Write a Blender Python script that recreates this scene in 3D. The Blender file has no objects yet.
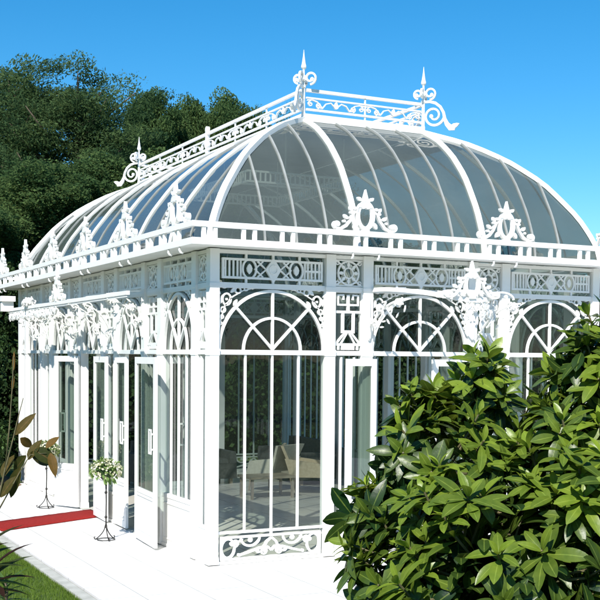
import bpy, math, random
from mathutils import Vector, Matrix
R = math.radians
random.seed(11)
S = bpy.context.scene
C = S.collection

# ------------------------------------------------------------------ materials
def new_mat(name):
    m = bpy.data.materials.new(name); m.use_nodes = True
    nt = m.node_tree; nt.nodes.clear()
    out = nt.nodes.new('ShaderNodeOutputMaterial')
    return m, nt, out

def noise_mat(name, c1, c2, scale=5, rough=.5, bump=0.0, bscale=60, metallic=0, spec=.5, detail=6, coat=0):
    m, nt, out = new_mat(name); N = nt.nodes; L = nt.links
    b = N.new('ShaderNodeBsdfPrincipled'); L.new(b.outputs[0], out.inputs[0])
    tc = N.new('ShaderNodeTexCoord')
    n = N.new('ShaderNodeTexNoise'); n.inputs['Scale'].default_value = scale; n.inputs['Detail'].default_value = detail
    L.new(tc.outputs['Object'], n.inputs['Vector'])
    r = N.new('ShaderNodeValToRGB'); r.color_ramp.elements[0].position = .35; r.color_ramp.elements[1].position = .65
    r.color_ramp.elements[0].color = (*c1, 1); r.color_ramp.elements[1].color = (*c2, 1)
    L.new(n.outputs[0], r.inputs[0]); L.new(r.outputs[0], b.inputs['Base Color'])
    b.inputs['Roughness'].default_value = rough; b.inputs['Metallic'].default_value = metallic
    b.inputs['Specular IOR Level'].default_value = spec
    b.inputs['Coat Weight'].default_value = coat
    if bump:
        n2 = N.new('ShaderNodeTexNoise'); n2.inputs['Scale'].default_value = bscale
        L.new(tc.outputs['Object'], n2.inputs['Vector'])
        bp = N.new('ShaderNodeBump'); bp.inputs['Strength'].default_value = bump; bp.inputs['Distance'].default_value = .01
        L.new(n2.outputs[0], bp.inputs['Height']); L.new(bp.outputs[0], b.inputs['Normal'])
    return m

def glass_mat(name, tint, film, film_amt, rough=.0, wave=.15, ior=1.5):
    """thin sheet glass: clear tinted pane, a little dust film, fresnel reflection"""
    m, nt, out = new_mat(name); N = nt.nodes; L = nt.links
    tr = N.new('ShaderNodeBsdfTransparent'); tr.inputs[0].default_value = (*tint, 1)
    df = N.new('ShaderNodeBsdfDiffuse'); df.inputs[0].default_value = (*film, 1)
    mx = N.new('ShaderNodeMixShader'); L.new(tr.outputs[0], mx.inputs[1]); L.new(df.outputs[0], mx.inputs[2])
    tc = N.new('ShaderNodeTexCoord')
    n = N.new('ShaderNodeTexNoise'); n.inputs['Scale'].default_value = 1.3; n.inputs['Detail'].default_value = 5
    L.new(tc.outputs['Object'], n.inputs['Vector'])
    mr = N.new('ShaderNodeMapRange'); mr.inputs['To Min'].default_value = film_amt * .55; mr.inputs['To Max'].default_value = film_amt * 1.45
    L.new(n.outputs[0], mr.inputs[0]); L.new(mr.outputs[0], mx.inputs[0])
    gl = N.new('ShaderNodeBsdfGlossy'); gl.inputs['Roughness'].default_value = rough; gl.inputs[0].default_value = (1, 1, 1, 1)
    n2 = N.new('ShaderNodeTexNoise'); n2.inputs['Scale'].default_value = 2.2
    L.new(tc.outputs['Object'], n2.inputs['Vector'])
    bp = N.new('ShaderNodeBump'); bp.inputs['Strength'].default_value = wave; bp.inputs['Distance'].default_value = .02
    L.new(n2.outputs[0], bp.inputs['Height']); L.new(bp.outputs[0], gl.inputs['Normal'])
    fr = N.new('ShaderNodeFresnel')
    ge = N.new('ShaderNodeNewGeometry'); mi = N.new('ShaderNodeMapRange')      # the same reflection from either side of a pane
    mi.inputs['To Min'].default_value = ior; mi.inputs['To Max'].default_value = 1 / ior
    L.new(ge.outputs['Backfacing'], mi.inputs[0]); L.new(mi.outputs[0], fr.inputs[0])
    mx2 = N.new('ShaderNodeMixShader'); L.new(fr.outputs[0], mx2.inputs[0]); L.new(mx.outputs[0], mx2.inputs[1]); L.new(gl.outputs[0], mx2.inputs[2])
    L.new(mx2.outputs[0], out.inputs[0])
    return m

def leaf_mat(name, dark, light, rough=.35, trans=.35, spec=.5, vein=False):
    """leaf colour varies with the per-leaf 'tone' attribute"""
    m, nt, out = new_mat(name); N = nt.nodes; L = nt.links
    at = N.new('ShaderNodeAttribute'); at.attribute_name = 'tone'
    r = N.new('ShaderNodeValToRGB'); r.color_ramp.elements[0].color = (*dark, 1); r.color_ramp.elements[1].color = (*light, 1)
    L.new(at.outputs['Fac'], r.inputs[0])
    b = N.new('ShaderNodeBsdfPrincipled'); b.inputs['Roughness'].default_value = rough; b.inputs['Specular IOR Level'].default_value = spec
    if vein:
        a2 = N.new('ShaderNodeAttribute'); a2.attribute_name = 'rib'
        mr = N.new('ShaderNodeMapRange'); mr.inputs['From Min'].default_value = .03; mr.inputs['From Max'].default_value = .12; mr.inputs['To Min'].default_value = .42; mr.inputs['To Max'].default_value = 0
        L.new(a2.outputs['Fac'], mr.inputs[0])
        v = N.new('ShaderNodeMix'); v.data_type = 'RGBA'; v.inputs[7].default_value = (light[0] * 1.25, light[1] * 1.2, light[2] * 2.2, 1)
        L.new(mr.outputs[0], v.inputs[0]); L.new(r.outputs[0], v.inputs[6])
        tc = N.new('ShaderNodeTexCoord'); nz = N.new('ShaderNodeTexNoise'); nz.inputs['Scale'].default_value = 38; nz.inputs['Detail'].default_value = 4
        L.new(tc.outputs['Object'], nz.inputs['Vector'])
        rr = N.new('ShaderNodeValToRGB'); rr.color_ramp.elements[0].position = .30; rr.color_ramp.elements[1].position = .70
        rr.color_ramp.elements[0].color = (.72, .80, .70, 1); rr.color_ramp.elements[1].color = (1.12, 1.08, 1, 1)
        L.new(nz.outputs[0], rr.inputs[0])
        mu = N.new('ShaderNodeMix'); mu.data_type = 'RGBA'; mu.blend_type = 'MULTIPLY'; mu.inputs[0].default_value = 1
        L.new(v.outputs[2], mu.inputs[6]); L.new(rr.outputs[0], mu.inputs[7]); r = mu
        bp = N.new('ShaderNodeBump'); bp.inputs['Strength'].default_value = .35; bp.inputs['Distance'].default_value = .004
        L.new(nz.outputs[0], bp.inputs['Height']); L.new(bp.outputs[0], b.inputs['Normal'])
    ro = r.outputs[2] if vein else r.outputs[0]
    L.new(ro, b.inputs['Base Color'])
    t = N.new('ShaderNodeBsdfTranslucent')
    hs = N.new('ShaderNodeHueSaturation'); hs.inputs['Value'].default_value = 1.6; hs.inputs['Hue'].default_value = .485
    L.new(ro, hs.inputs['Color']); L.new(hs.outputs[0], t.inputs[0])
    mx = N.new('ShaderNodeMixShader'); mx.inputs[0].default_value = trans
    L.new(b.outputs[0], mx.inputs[1]); L.new(t.outputs[0], mx.inputs[2]); L.new(mx.outputs[0], out.inputs[0])
    return m

def paving_mat(name, col, joint, sx, sy, rough, spec=.5, jw=.008):
    m, nt, out = new_mat(name); N = nt.nodes; L = nt.links
    b = N.new('ShaderNodeBsdfPrincipled'); L.new(b.outputs[0], out.inputs[0])
    tc = N.new('ShaderNodeTexCoord')
    br = N.new('ShaderNodeTexBrick'); br.offset = 0; br.inputs['Scale'].default_value = 1
    br.inputs['Brick Width'].default_value = sx; br.inputs['Row Height'].default_value = sy
    br.inputs['Mortar Size'].default_value = jw; br.inputs['Mortar Smooth'].default_value = .3
    c = Vector(col)
    br.inputs['Color1'].default_value = (*(c * 1.0), 1); br.inputs['Color2'].default_value = (*(c * .94), 1)
    br.inputs['Mortar'].default_value = (*joint, 1)
    L.new(tc.outputs['Object'], br.inputs['Vector'])
    n = N.new('ShaderNodeTexNoise'); n.inputs['Scale'].default_value = 1.7; n.inputs['Detail'].default_value = 8
    L.new(tc.outputs['Object'], n.inputs['Vector'])
    r = N.new('ShaderNodeValToRGB'); r.color_ramp.elements[0].color = (.86, .85, .82, 1); r.color_ramp.elements[1].color = (1, 1, 1, 1)
    r.color_ramp.elements[0].position = .3; r.color_ramp.elements[1].position = .6
    L.new(n.outputs[0], r.inputs[0])
    mx = N.new('ShaderNodeMix'); mx.data_type = 'RGBA'; mx.blend_type = 'MULTIPLY'; mx.inputs[0].default_value = 1
    L.new(br.outputs['Color'], mx.inputs[6]); L.new(r.outputs[0], mx.inputs[7]); L.new(mx.outputs[2], b.inputs['Base Color'])
    b.inputs['Roughness'].default_value = rough; b.inputs['Specular IOR Level'].default_value = spec
    return m

M = {}
M['white'] = noise_mat('white_paint', (.81, .80, .765), (.85, .84, .81), 3, .38, .08, 90)
M['iron_white'] = noise_mat('white_iron', (.80, .79, .755), (.85, .84, .81), 9, .42, .15, 60)
M['soffit'] = noise_mat('soffit_paint', (.76, .76, .73), (.81, .81, .79), 2, .6)
M['wglass'] = glass_mat('window_glass', (.76, .81, .78), (.25, .28, .27), .012, wave=.08)
M['dglass'] = glass_mat('door_glass', (.36, .43, .39), (.25, .28, .27), .02, wave=.1)
M['cglass'] = glass_mat('canopy_glass', (.90, .93, .92), (.4, .42, .42), .03, wave=.1)
M['rglass'] = glass_mat('roof_glass', (.60, .66, .63), (.125, .150, .140), .52, rough=.05, wave=.2, ior=1.36)
M['terrace'] = paving_mat('pale_paving', (.80, .79, .77), (.42, .41, .38), .6, .6, .55)
M['tile'] = paving_mat('floor_tile', (.80, .77, .69), (.30, .28, .25), .8, .8, .18, .5)
M['kerb'] = noise_mat('kerb_stone', (.36, .36, .32), (.46, .455, .41), 7, .8, .3, 50)
M['joint'] = noise_mat('joint_rubber', (.03, .03, .03), (.06, .06, .05), 9, .9)
M['lawn'] = noise_mat('lawn_soil', (.05, .085, .02), (.09, .13, .03), 6, .95, .5, 30)
M['blade'] = leaf_mat('grass_blades', (.06, .115, .015), (.20, .29, .045), .6, .4, .15)
M['carpet'] = noise_mat('red_carpet_cloth', (.23, .014, .012), (.31, .022, .018), 40, .95, .6, 300, spec=.15)
M['iron'] = noise_mat('black_iron', (.02, .02, .02), (.045, .04, .035), 20, .45, .2, 80, metallic=.6)
M['soil'] = noise_mat('bed_soil', (.13, .09, .06), (.22, .16, .11), 8, .95, .6, 30)
M['bark'] = noise_mat('bark', (.06, .045, .03), (.13, .10, .07), 8, .9, .7, 20)
M['twig'] = noise_mat('green_twig', (.07, .07, .03), (.13, .11, .05), 12, .7)
M['tree_a'] = leaf_mat('pine_needles', (.032, .070, .030), (.100, .156, .056), .8, .42, .08)
M['rib_grey'] = noise_mat('aluminium_bar', (.27, .28, .265), (.34, .35, .33), 5, .55)
M['deck_shade'] = noise_mat('deck_shade_grey', (.09, .10, .10), (.13, .14, .135), 3, .6)  # shade of the deck's underside put into a dark grey
M['flash'] = noise_mat('ridge_flashing', (.50, .51, .50), (.60, .61, .60), 4, .55)  # pale band, the grey of grazing sun put into its colour
M['tree_b'] = leaf_mat('wood_leaves', (.034, .074, .026), (.112, .170, .055), .8, .42, .08)
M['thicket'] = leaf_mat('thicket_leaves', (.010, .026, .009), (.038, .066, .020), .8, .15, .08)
M['hedge'] = leaf_mat('hedge_leaves', (.02, .05, .012), (.07, .13, .03), .55, .25, .3)
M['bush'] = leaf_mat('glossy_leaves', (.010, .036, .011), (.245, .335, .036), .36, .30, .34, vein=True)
M['bronze'] = leaf_mat('bronze_leaves', (.020, .036, .009), (.14, .075, .018), .62, .2, .12, vein=True)
M['croton'] = leaf_mat('strap_leaves', (.03, .014, .009), (.045, .085, .018), .65, .25, .12)
M['petal'] = leaf_mat('cream_petals', (.62, .62, .42), (.85, .82, .72), .6, .3, .2)
M['sprig'] = leaf_mat('sprig_leaves', (.12, .22, .06), (.28, .38, .12), .6, .3, .2)
M['cushion'] = noise_mat('cream_fabric', (.60, .55, .46), (.68, .63, .54), 20, .9, .3, 200)
M['tanchair'] = noise_mat('tan_fabric', (.50, .40, .28), (.58, .47, .34), 20, .9, .3, 200)
M['dark'] = noise_mat('charcoal_fabric', (.07, .073, .07), (.10, .102, .098), 20, .85, .3, 200)
M['wood'] = noise_mat('table_wood', (.30, .24, .18), (.40, .33, .25), 6, .4)

# ------------------------------------------------------------------ mesh builder
class MB:
    def __init__(s): s.v = []; s.f = []; s.t = []; s.r = []; s.c = 0
    def quad(s, *p):
        i = len(s.v); s.v += [tuple(q) for q in p]; s.f.append(tuple(range(i, i + len(p))))
    def box(s, a, b, taper=0):
        x0, y0, z0 = a; x1, y1, z1 = b; i = len(s.v); t = taper
        s.v += [(x0, y0, z0), (x1, y0, z0), (x1, y1, z0), (x0, y1, z0), (x0 + t, y0 + t, z1), (x1 - t, y0 + t, z1), (x1 - t, y1 - t, z1), (x0 + t, y1 - t, z1)]
        s.f += [(i, i+3, i+2, i+1), (i+4, i+5, i+6, i+7), (i, i+1, i+5, i+4), (i+1, i+2, i+6, i+5), (i+2, i+3, i+7, i+6), (i+3, i, i+4, i+7)]
    def ribbon(s, pts, w, y0, y1, closed=False):
        """flat bar in the XZ plane between depths y0 and y1; w a number or a list"""
        n = len(pts); s.c += 1; j = .0004 * (s.c % 11); y0 -= j; y1 += j      # no two bars share a plane
        if n < 2: return
        i = len(s.v); hw = [w / 2] * n if not isinstance(w, (list, tuple)) else [q / 2 for q in w]
        for k in range(n):
            a = pts[(k - 1) % n] if closed else pts[max(0, k - 1)]; b = pts[(k + 1) % n] if closed else pts[min(n - 1, k + 1)]
            dx, dz = b[0] - a[0], b[1] - a[1]; l = math.hypot(dx, dz) or 1
            nx, nz = -dz / l * hw[k], dx / l * hw[k]; x, z = pts[k]
            s.v += [(x + nx, y0, z + nz), (x - nx, y0, z - nz), (x - nx, y1, z - nz), (x + nx, y1, z + nz)]
        for k in range(n if closed else n - 1):
            p = i + 4 * k; q = i + 4 * ((k + 1) % n)
            for e in range(4):
                s.f.append((p + e, q + e, q + (e + 1) % 4, p + (e + 1) % 4))
        if not closed:
            s.f.append((i, i + 1, i + 2, i + 3)); p = i + 4 * (n - 1); s.f.append((p + 3, p + 2, p + 1, p))
    def poly(s, pts, y0, y1):
        n = len(pts); i = len(s.v); s.c += 1; j = .0004 * (s.c % 11) + .0002; y0 -= j; y1 += j
        s.v += [(x, y0, z) for x, z in pts] + [(x, y1, z) for x, z in pts]
        s.f.append(tuple(range(i, i + n))); s.f.append(tuple(range(i + 2 * n - 1, i + n - 1, -1)))
        for k in range(n): s.f.append((i + k, i + n + k, i + n + (k + 1) % n, i + (k + 1) % n))
    def disc(s, x, z, r, y0, y1, n=12, rz=None):
        rz = rz or r
        s.poly([(x + r * math.cos(2 * math.pi * k / n), z + rz * math.sin(2 * math.pi * k / n)) for k in range(n)], y0, y1)
    def ring(s, x, z, r, w, y0, y1, n=20, rz=None):
        rz = rz or r
        s.ribbon([(x + r * math.cos(2 * math.pi * k / n), z + rz * math.sin(2 * math.pi * k / n)) for k in range(n)], w, y0, y1, True)
    def petal(s, x, z, ang, l, w, y0, y1):
        c, sn = math.cos(ang), math.sin(ang); P = []
        prof = [(0, 0), (.25, .38), (.55, .5), (.82, .3), (1, 0), (.82, -.3), (.55, -.5), (.25, -.38)]
        for a, b in prof: P.append((x + a * l * c - b * w * sn, z + a * l * sn + b * w * c))
        s.poly(P, y0, y1)
    def spiral(s, x, z, r0, r1, a0, turns, w, y0, y1, bulb=True):
        n = max(8, int(abs(turns) * 20)); P = []; W = []
        for k in range(n + 1):
            t = k / n; r = r0 + (r1 - r0) * t ** .8; a = a0 + turns * 2 * math.pi * t
            P.append((x + r * math.cos(a), z + r * math.sin(a))); W.append(w * (1 - .35 * t))
        s.ribbon(P, W, y0, y1)
        if bulb: s.disc(P[-1][0], P[-1][1], w * .85, y0 - .002, y1 + .002, 10)
        return P
    def tube(s, pts, r, n=6, cap=True):
        P = [Vector(p) for p in pts]; m = len(P); i = len(s.v)
        rr = r if isinstance(r, (list, tuple)) else [r] * m
        prev = None
        for k in range(m):
            t = (P[min(m - 1, k + 1)] - P[max(0, k - 1)]).normalized()
            if prev is None:
                u = t.cross(Vector((0, 0, 1)));
                if u.length < .1: u = t.cross(Vector((1, 0, 0)))
                u.normalize()
            else:
                u = (prev - t * prev.dot(t)).normalized()
            prev = u; v = t.cross(u)
            for e in range(n):
                a = 2 * math.pi * e / n; s.v.append(tuple(P[k] + (u * math.cos(a) + v * math.sin(a)) * rr[k]))
        for k in range(m - 1):
            for e in range(n):
                a = i + k * n + e; b = i + k * n + (e + 1) % n
                s.f.append((a, b, b + n, a + n))
        if cap:
            s.f.append(tuple(i + e for e in range(n))[::-1]); s.f.append(tuple(i + (m - 1) * n + e for e in range(n)))
    def lathe(s, prof, cx=0, cy=0, n=14):
        i = len(s.v); m = len(prof)
        for r, z in prof:
            for e in range(n):
                a = 2 * math.pi * e / n; s.v.append((cx + r * math.cos(a), cy + r * math.sin(a), z))
        for k in range(m - 1):
            for e in range(n):
                a = i + k * n + e; b = i + k * n + (e + 1) % n
                s.f.append((a, b, b + n, a + n))
        s.f.append(tuple(i + e for e in range(n))[::-1]); s.f.append(tuple(i + (m - 1) * n + e for e in range(n)))
    def beam(s, pts, w, h, up=None):
        """bar of rectangular section (w across, h along up) following a 3D polyline"""
        P = [Vector(p) for p in pts]; m = len(P); i = len(s.v)
        for k in range(m):
            t = (P[min(m - 1, k + 1)] - P[max(0, k - 1)]).normalized()
            U = Vector(up) if up else Vector((0, 0, 1))
            a = t.cross(U); a.normalize(); b = a.cross(t)
            for sa, sb in ((-1, -1), (1, -1), (1, 1), (-1, 1)):
                s.v.append(tuple(P[k] + a * sa * w / 2 + b * sb * h / 2))
        for k in range(m - 1):
            for e in range(4):
                a = i + k * 4 + e; b = i + k * 4 + (e + 1) % 4
                s.f.append((a, b, b + 4, a + 4))
        s.f.append((i + 3, i + 2, i + 1, i)); q = i + 4 * (m - 1); s.f.append((q, q + 1, q + 2, q + 3))
    def mesh(s, name, mat, smooth=False):
        me = bpy.data.meshes.new(name); me.from_pydata(s.v, [], s.f); me.validate()
        if s.t and len(s.t) == len(s.v):
            at = me.attributes.new('tone', 'FLOAT', 'POINT'); at.data.foreach_set('value', s.t)
        if s.r and len(s.r) == len(s.v):
            at = me.attributes.new('rib', 'FLOAT', 'POINT'); at.data.foreach_set('value', s.r)
        if mat: me.materials.append(mat)
        if smooth: me.polygons.foreach_set('use_smooth', [True] * len(me.polygons))
        me.update(); return me
    def build(s, name, mat, parent=None, loc=(0, 0, 0), rz=0, smooth=False):
        return link(name, s.mesh(name, mat, smooth), parent, loc, rz)

def link(name, me, parent=None, loc=(0, 0, 0), rz=0):
    o = bpy.data.objects.new(name, me); C.objects.link(o); o.location = loc; o.rotation_euler = (0, 0, rz)
    if parent: o.parent = parent
    return o
def empty(name, loc=(0, 0, 0), rz=0): return link(name, None, None, loc, rz)
def tag(o, label=None, cat=None, group=None, kind=None):
    if label: o['label'] = label
    if cat: o['category'] = cat
    if group: o['group'] = group
    if kind: o['kind'] = kind
    return o
def kids(o): return [c for c in C.objects if c.parent == o]
def copy_tree(o, parent=None):
    c = o.copy(); C.objects.link(c); c.parent = parent
    for ch in kids(o): copy_tree(ch, c)
    return c

# ------------------------------------------------------------------ dimensions
W, L = 5.646, 9.60                       # the pavilion's plan: x along the short front, y along the long side
BAR0, BAR1 = 2.414, 2.469                # transom bar
CROWN, F0, F1, TOP = 3.17, 3.235, 3.565, 3.61
PW = .116
pav = tag(empty('glass_pavilion'), 'white ornate iron and glass pavilion with curved glass roof', 'pavilion')
def place(face, s0, s1):
    """location and turn of a panel built in local x (width) with its outer side towards -y"""
    if face == 'front': return (s0, 0, 0), 0
    if face == 'left': return (0, s1, 0), -math.pi / 2
    if face == 'right': return (W, s0, 0), math.pi / 2
    return (s1, L, 0), math.pi
D0, D1 = .035, .065                      # depth range of the ironwork behind the outer face

# posts -------------------------------------------------------------
pm = {}
def post(face, s0, s1, corner=False):
    w = s1 - s0; key = round(w, 3)
    if key not in pm:
        m = MB(); d = .12
        m.box((0, 0, .10), (w, d, TOP)); m.box((-.008, -.008, .012), (w + .008, d + .008, .10), .004)
        m.box((-.006, -.006, BAR0 - .01), (w + .006, d + .006, BAR1 + .01))
        m.box((-.006, -.006, F0 - .05), (w + .006, d + .006, F0 - .01))
        if w > .1:
            m.box((w * .3, -.004, .6), (w * .7, 0, 2.3))
        pm[key] = m.mesh('post', M['white'])
    loc, rz = place(face, s0, s1); return link('post', pm[key], pav, loc, rz)

# arch windows --------------------------------------------------------
def arc(cx, cz, a, b, t0, t1, n=20):
    return [(cx + a * math.cos(R(t0 + (t1 - t0) * k / n)), cz + b * math.sin(R(t0 + (t1 - t0) * k / n))) for k in range(n + 1)]
def arch_top(m, w):
    a = w / 2 - .012; b = CROWN - BAR1 - .02; c = w / 2; z = BAR1
    m.box((0, D0 - .01, z), (.014, D1, F0 - .004)); m.box((w - .014, D0 - .01, z), (w, D1, F0 - .004))
    m.ribbon(arc(c, z, a, b, 0, 180, 36), .034, D0 - .006, D1)
    m.ribbon(arc(c, z, a * .545, b * .545, 0, 180, 24), .030, D0, D1 - .004)
    m.box((c - .015, D0 - .003, z), (c + .015, D1 - .002, z + b))
    for sg in (-1, 1):
        e = (c + sg * a * math.cos(R(46)), z + b * math.sin(R(46)))
        m.ribbon([(c, z + .01), e], .030, D0 - .002, D1 - .006)
    # spandrel fretwork
    for sg in (-1, 1):
        X = lambda q: c + sg * (w / 2 - q * w / 1.368)
        k = w / 1.368; kk = (1 + k) / 2
        y0, y1 = D0 + .002, D1 - .006
        m.ring(X(.105), z + .575, .052 * kk, .020, y0, y1, rz=.066, n=16)
        m.disc(X(.105), z + .575, .014, y0, y1, 8)
        m.ring(X(.060), z + .455, .030 * kk, .016, y0, y1, 12); m.ring(X(.245), z + .68, .034 * kk, .016, y0, y1, 12)
        m.ring(X(.045), z + .375, .020 * kk, .014, y0, y1, 10); m.ring(X(.345), z + .70, .022 * kk, .014, y0, y1, 10)
        m.ring(X(.036), z + .30, .013, .012, y0, y1, 8); m.ring(X(.43), z + .715, .014, .012, y0, y1, 8)
        m.petal(X(.15), z + .65, R(40) if sg < 0 else R(140), .10, .045, y0, y1)
        m.petal(X(.03), z + .52, R(80) if sg < 0 else R(100), .10, .035, y0, y1)
        m.petal(X(.19), z + .50, R(60) if sg < 0 else R(120), .09, .04, y0, y1)
        m.ribbon([(X(.012), z + .20), (X(.030), z + .34), (X(.085), z + .50), (X(.17), z + .60), (X(.30), z + .675), (X(.47), z + .72)], .012, y0, y1)
        for q, zz, an in ((.03, .63, 45), (.19, .74, 190), (.02, .42, 70), (.29, .745, 170), (.10, .70, 20)):
            m.petal(X(q), z + zz, R(an if sg > 0 else 180 - an), .06, .028, y0, y1)
def window(face, s0, s1, kind):
    w = s1 - s0; m = MB()
    arch_top(m, w)
    g = MB(); gy = D1 + .004
    if kind == 'ornate':       # front: three muntins down to a low scrolled panel
        zb = .352
        m.box((0, D0 - .004, zb), (w, D1, zb + .030))
        for q in (.25, .5, .75): m.box((w * q - .0125, D0, zb + .03), (w * q + .0125, D1 - .003, BAR0))
        # scrolled panel
        i0, i1, z0, z1 = .035, w - .035, .045, .322
        for bx in ((i0, i1, z0, z0 + .026), (i0, i1, z1 - .026, z1)): m.box((bx[0], D0 - .012, bx[2]), (bx[1], D1, bx[3]))
        m.box((i0, D0 - .012, z0 + .026), (i0 + .026, D1, z1 - .026)); m.box((i1 - .026, D0 - .012, z0 + .026), (i1, D1, z1 - .026))
        m.box((w / 2 - .016, D0, .012), (w / 2 + .016, D1, z0)); m.box((w / 2 - .016, D0, z1), (w / 2 + .016, D1, zb))
        cz = (z0 + z1) / 2
        for sg in (-1, 1):
            c = w / 2; X = lambda q: c + sg * q; y0, y1 = D0 - .006, D1 - .008
            m.ribbon([(X(.0), cz - .05), (X(.05), cz - .01), (X(.16), cz - .02), (X(.30), cz - .06), (X(.40), cz - .085)], [.028, .030, .030, .026, .022], y0, y1)
            m.disc(X(.41), cz - .085, .020, y0, y1, 10)
            m.ribbon([(X(.0), cz + .10), (X(.06), cz + .05), (X(.10), cz - .03)] , .027, y0, y1)
            m.spiral(X(.105), cz - .055, .055, .012, R(90), sg * 1.15, .027, y0, y1)
            m.ribbon(arc(X(.27), cz + .115, .12, .10, 180, 360, 14), .027, y0, y1)
            m.disc(X(.27), cz + .085, .030, y0, y1, 10)
            m.ring(X(.55), cz, .082, .027, y0, y1, 20, rz=.11)
            m.spiral(X(.46), cz + .06, .045, .01, R(270), -sg * 1.2, .024, y0, y1)
            m.disc(X(.50), cz + .05, .027, y0, y1, 10)
            m.petal(X(.14), cz - .07, R(20 if sg > 0 else 160), .07, .04, y0, y1)
            m.petal(X(.36), cz + .10, R(-30 if sg > 0 else 210), .07, .03, y0, y1)
            m.poly([(X(.62), z0 + .026), (X(.575), z0 + .026), (X(.62), z0 + .07)][::sg], y0, y1)
            m.poly([(X(.62), z1 - .026), (X(.62), z1 - .07), (X(.575), z1 - .026)][::sg], y0, y1)
        g.quad((.002, gy, zb), (w - .002, gy, zb), (w - .002, gy, BAR0), (.002, gy, BAR0))
        g.quad((.002, gy, .01), (w - .002, gy, .01), (w - .002, gy, zb), (.002, gy, zb))
    elif kind == 'panelled':   # long side: three muntins over a solid panel
        zb = .62
        m.box((0, D0 - .004, .04), (w, D1 + .02, zb)); m.box((0, D0 - .012, zb), (w, D1, zb + .05))
        m.box((.05, D0 - .014, .10), (w - .05, D0 - .004, .115)); m.box((.05, D0 - .014, .545), (w - .05, D0 - .004, .56))
        m.box((.05, D0 - .014, .115), (.065, D0 - .004, .545)); m.box((w - .065, D0 - .014, .115), (w - .05, D0 - .004, .545))
        for q in (.25, .5, .75): m.box((w * q - .0125, D0, zb + .05), (w * q + .0125, D1 - .003, BAR0))
        g.quad((.002, gy, zb), (w - .002, gy, zb), (w - .002, gy, BAR0), (.002, gy, BAR0))
    elif kind == 'open':
        pass
    ug = MB(); ug.quad((.002, gy, BAR1), (w - .002, gy, BAR1), (w - .002, gy, F0), (.002, gy, F0))
    loc, rz = place(face, s0, s1)
    key = (kind, round(w, 3))
    if key not in wm: wm[key] = (m.mesh('window_frame', M['white']), g.mesh('glass', M['wglass']) if g.f else None, ug.mesh('glass', M['dglass']))
    o = link('arch_window' if kind != 'open' else 'fanlight', wm[key][0], pav, loc, rz)
    if wm[key][1]: link('glass', wm[key][1], o)
    link('glass', wm[key][2], o)
    return o
wm = {}

# narrow fretwork panels -------------------------------------------------
nm = {}
def narrow(face, s0, s1):
    w = s1 - s0; key = round(w, 3)
    if key not in nm:
        m = MB(); g = MB(); y0, y1 = D0, D1 - .01
        zb = .40; c = w / 2
        m.box((0, D0, .04), (w, D1 + .02, zb)); m.box((0, D0 - .01, zb), (w, D1, zb + .035))
        m.box((w * .24, D0 - .004, zb + .035), (w * .24 + .022, D1, BAR0 - .02)); m.box((w * .76 - .022, D0 - .004, zb + .035), (w * .76, D1, BAR0 - .02))
        # row of little squares over the transom
        z = BAR1 + .012; h = .05
        m.box((0, y0, z + h), (w, y1, z + h + .03))
        for q in (0, .16, .30, .70, .84, 1): m.box((max(0, w * q - .014), y0, z), (min(w, w * q + .014), y1, z + h))
        m.box((w * .34, y0, z), (w * .66, y1, z + h))
        # splayed foot
        m.ribbon([(w * .06, z + h + .02), (w * .40, z + .21)], .026, y0, y1); m.ribbon([(w * .94, z + h + .02), (w * .60, z + .21)], .026, y0, y1)
        m.ribbon([(w * .24, z + h + .02), (w * .46, z + .20)], .020, y0, y1); m.ribbon([(w * .76, z + h + .02), (w * .54, z + .20)], .020, y0, y1)
        m.box((w * .26, y0, z + .20), (w * .74, y1, z + .235))
        m.box((w * .26, y0, z + .235), (w * .36, y1, z + .44)); m.box((w * .64, y0, z + .235), (w * .74, y1, z + .44))
        m.box((0, y0, z + .44), (w, y1, z + .47))
        # key pattern
        m.box((c - w * .05, y0, z + .47), (c + w * .05, y1, z + .66))
        for sg in (-1, 1):
            a = [(c, z + .54), (c + sg * w * .36, z + .54), (c + sg * w * .36, z + .655), (c + sg * w * .17, z + .655), (c + sg * w * .17, z + .60)]
            m.ribbon(a, .026, y0 + .001, y1 + .001)
        m.box((0, y0, CROWN - .005), (w, y1, CROWN + .02))
        m.box((0, D0 - .008, .435), (.016, D1, F0 - .003)); m.box((w - .016, D0 - .008, .435), (w, D1, F0 - .003))
        # top medallion
        cz = (F0 + F1) / 2; r = min(w * .40, .14)
        m.ring(c, cz, r, .020, y0, y1, 22); m.ring(c, cz, r * .45, .016, y0, y1, 14)
        for k in range(8): m.petal(c + r * .45 * math.cos(k * math.pi / 4), cz + r * .45 * math.sin(k * math.pi / 4), k * math.pi / 4, r * .5, r * .28, y0, y1)
        for sx in (-1, 1):
            for sz in (-1, 1):
                m.ribbon([(c + sx * r * .7, cz + sz * r * .7), (c + sx * w * .49, cz + sz * .155)], .016, y0, y1)
                m.ring(c + sx * w * .40, cz + sz * .12, .022, .012, y0, y1, 10)
        m.box((0, y0 + .001, F0 + .006), (w, y1 + .001, F0 + .022)); m.box((0, y0 + .001, F1 - .022), (w, y1 + .001, F1 - .006))
        g.quad((.002, D1 + .004, zb), (w - .002, D1 + .004, zb), (w - .002, D1 + .004, F1), (.002, D1 + .004, F1))
        nm[key] = (m.mesh('fretwork_panel', M['white']), g.mesh('glass', M['wglass']))
    loc, rz = place(face, s0, s1)
    o = link('fretwork_panel', nm[key][0], pav, loc, rz); link('glass', nm[key][1], o); return o

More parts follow.
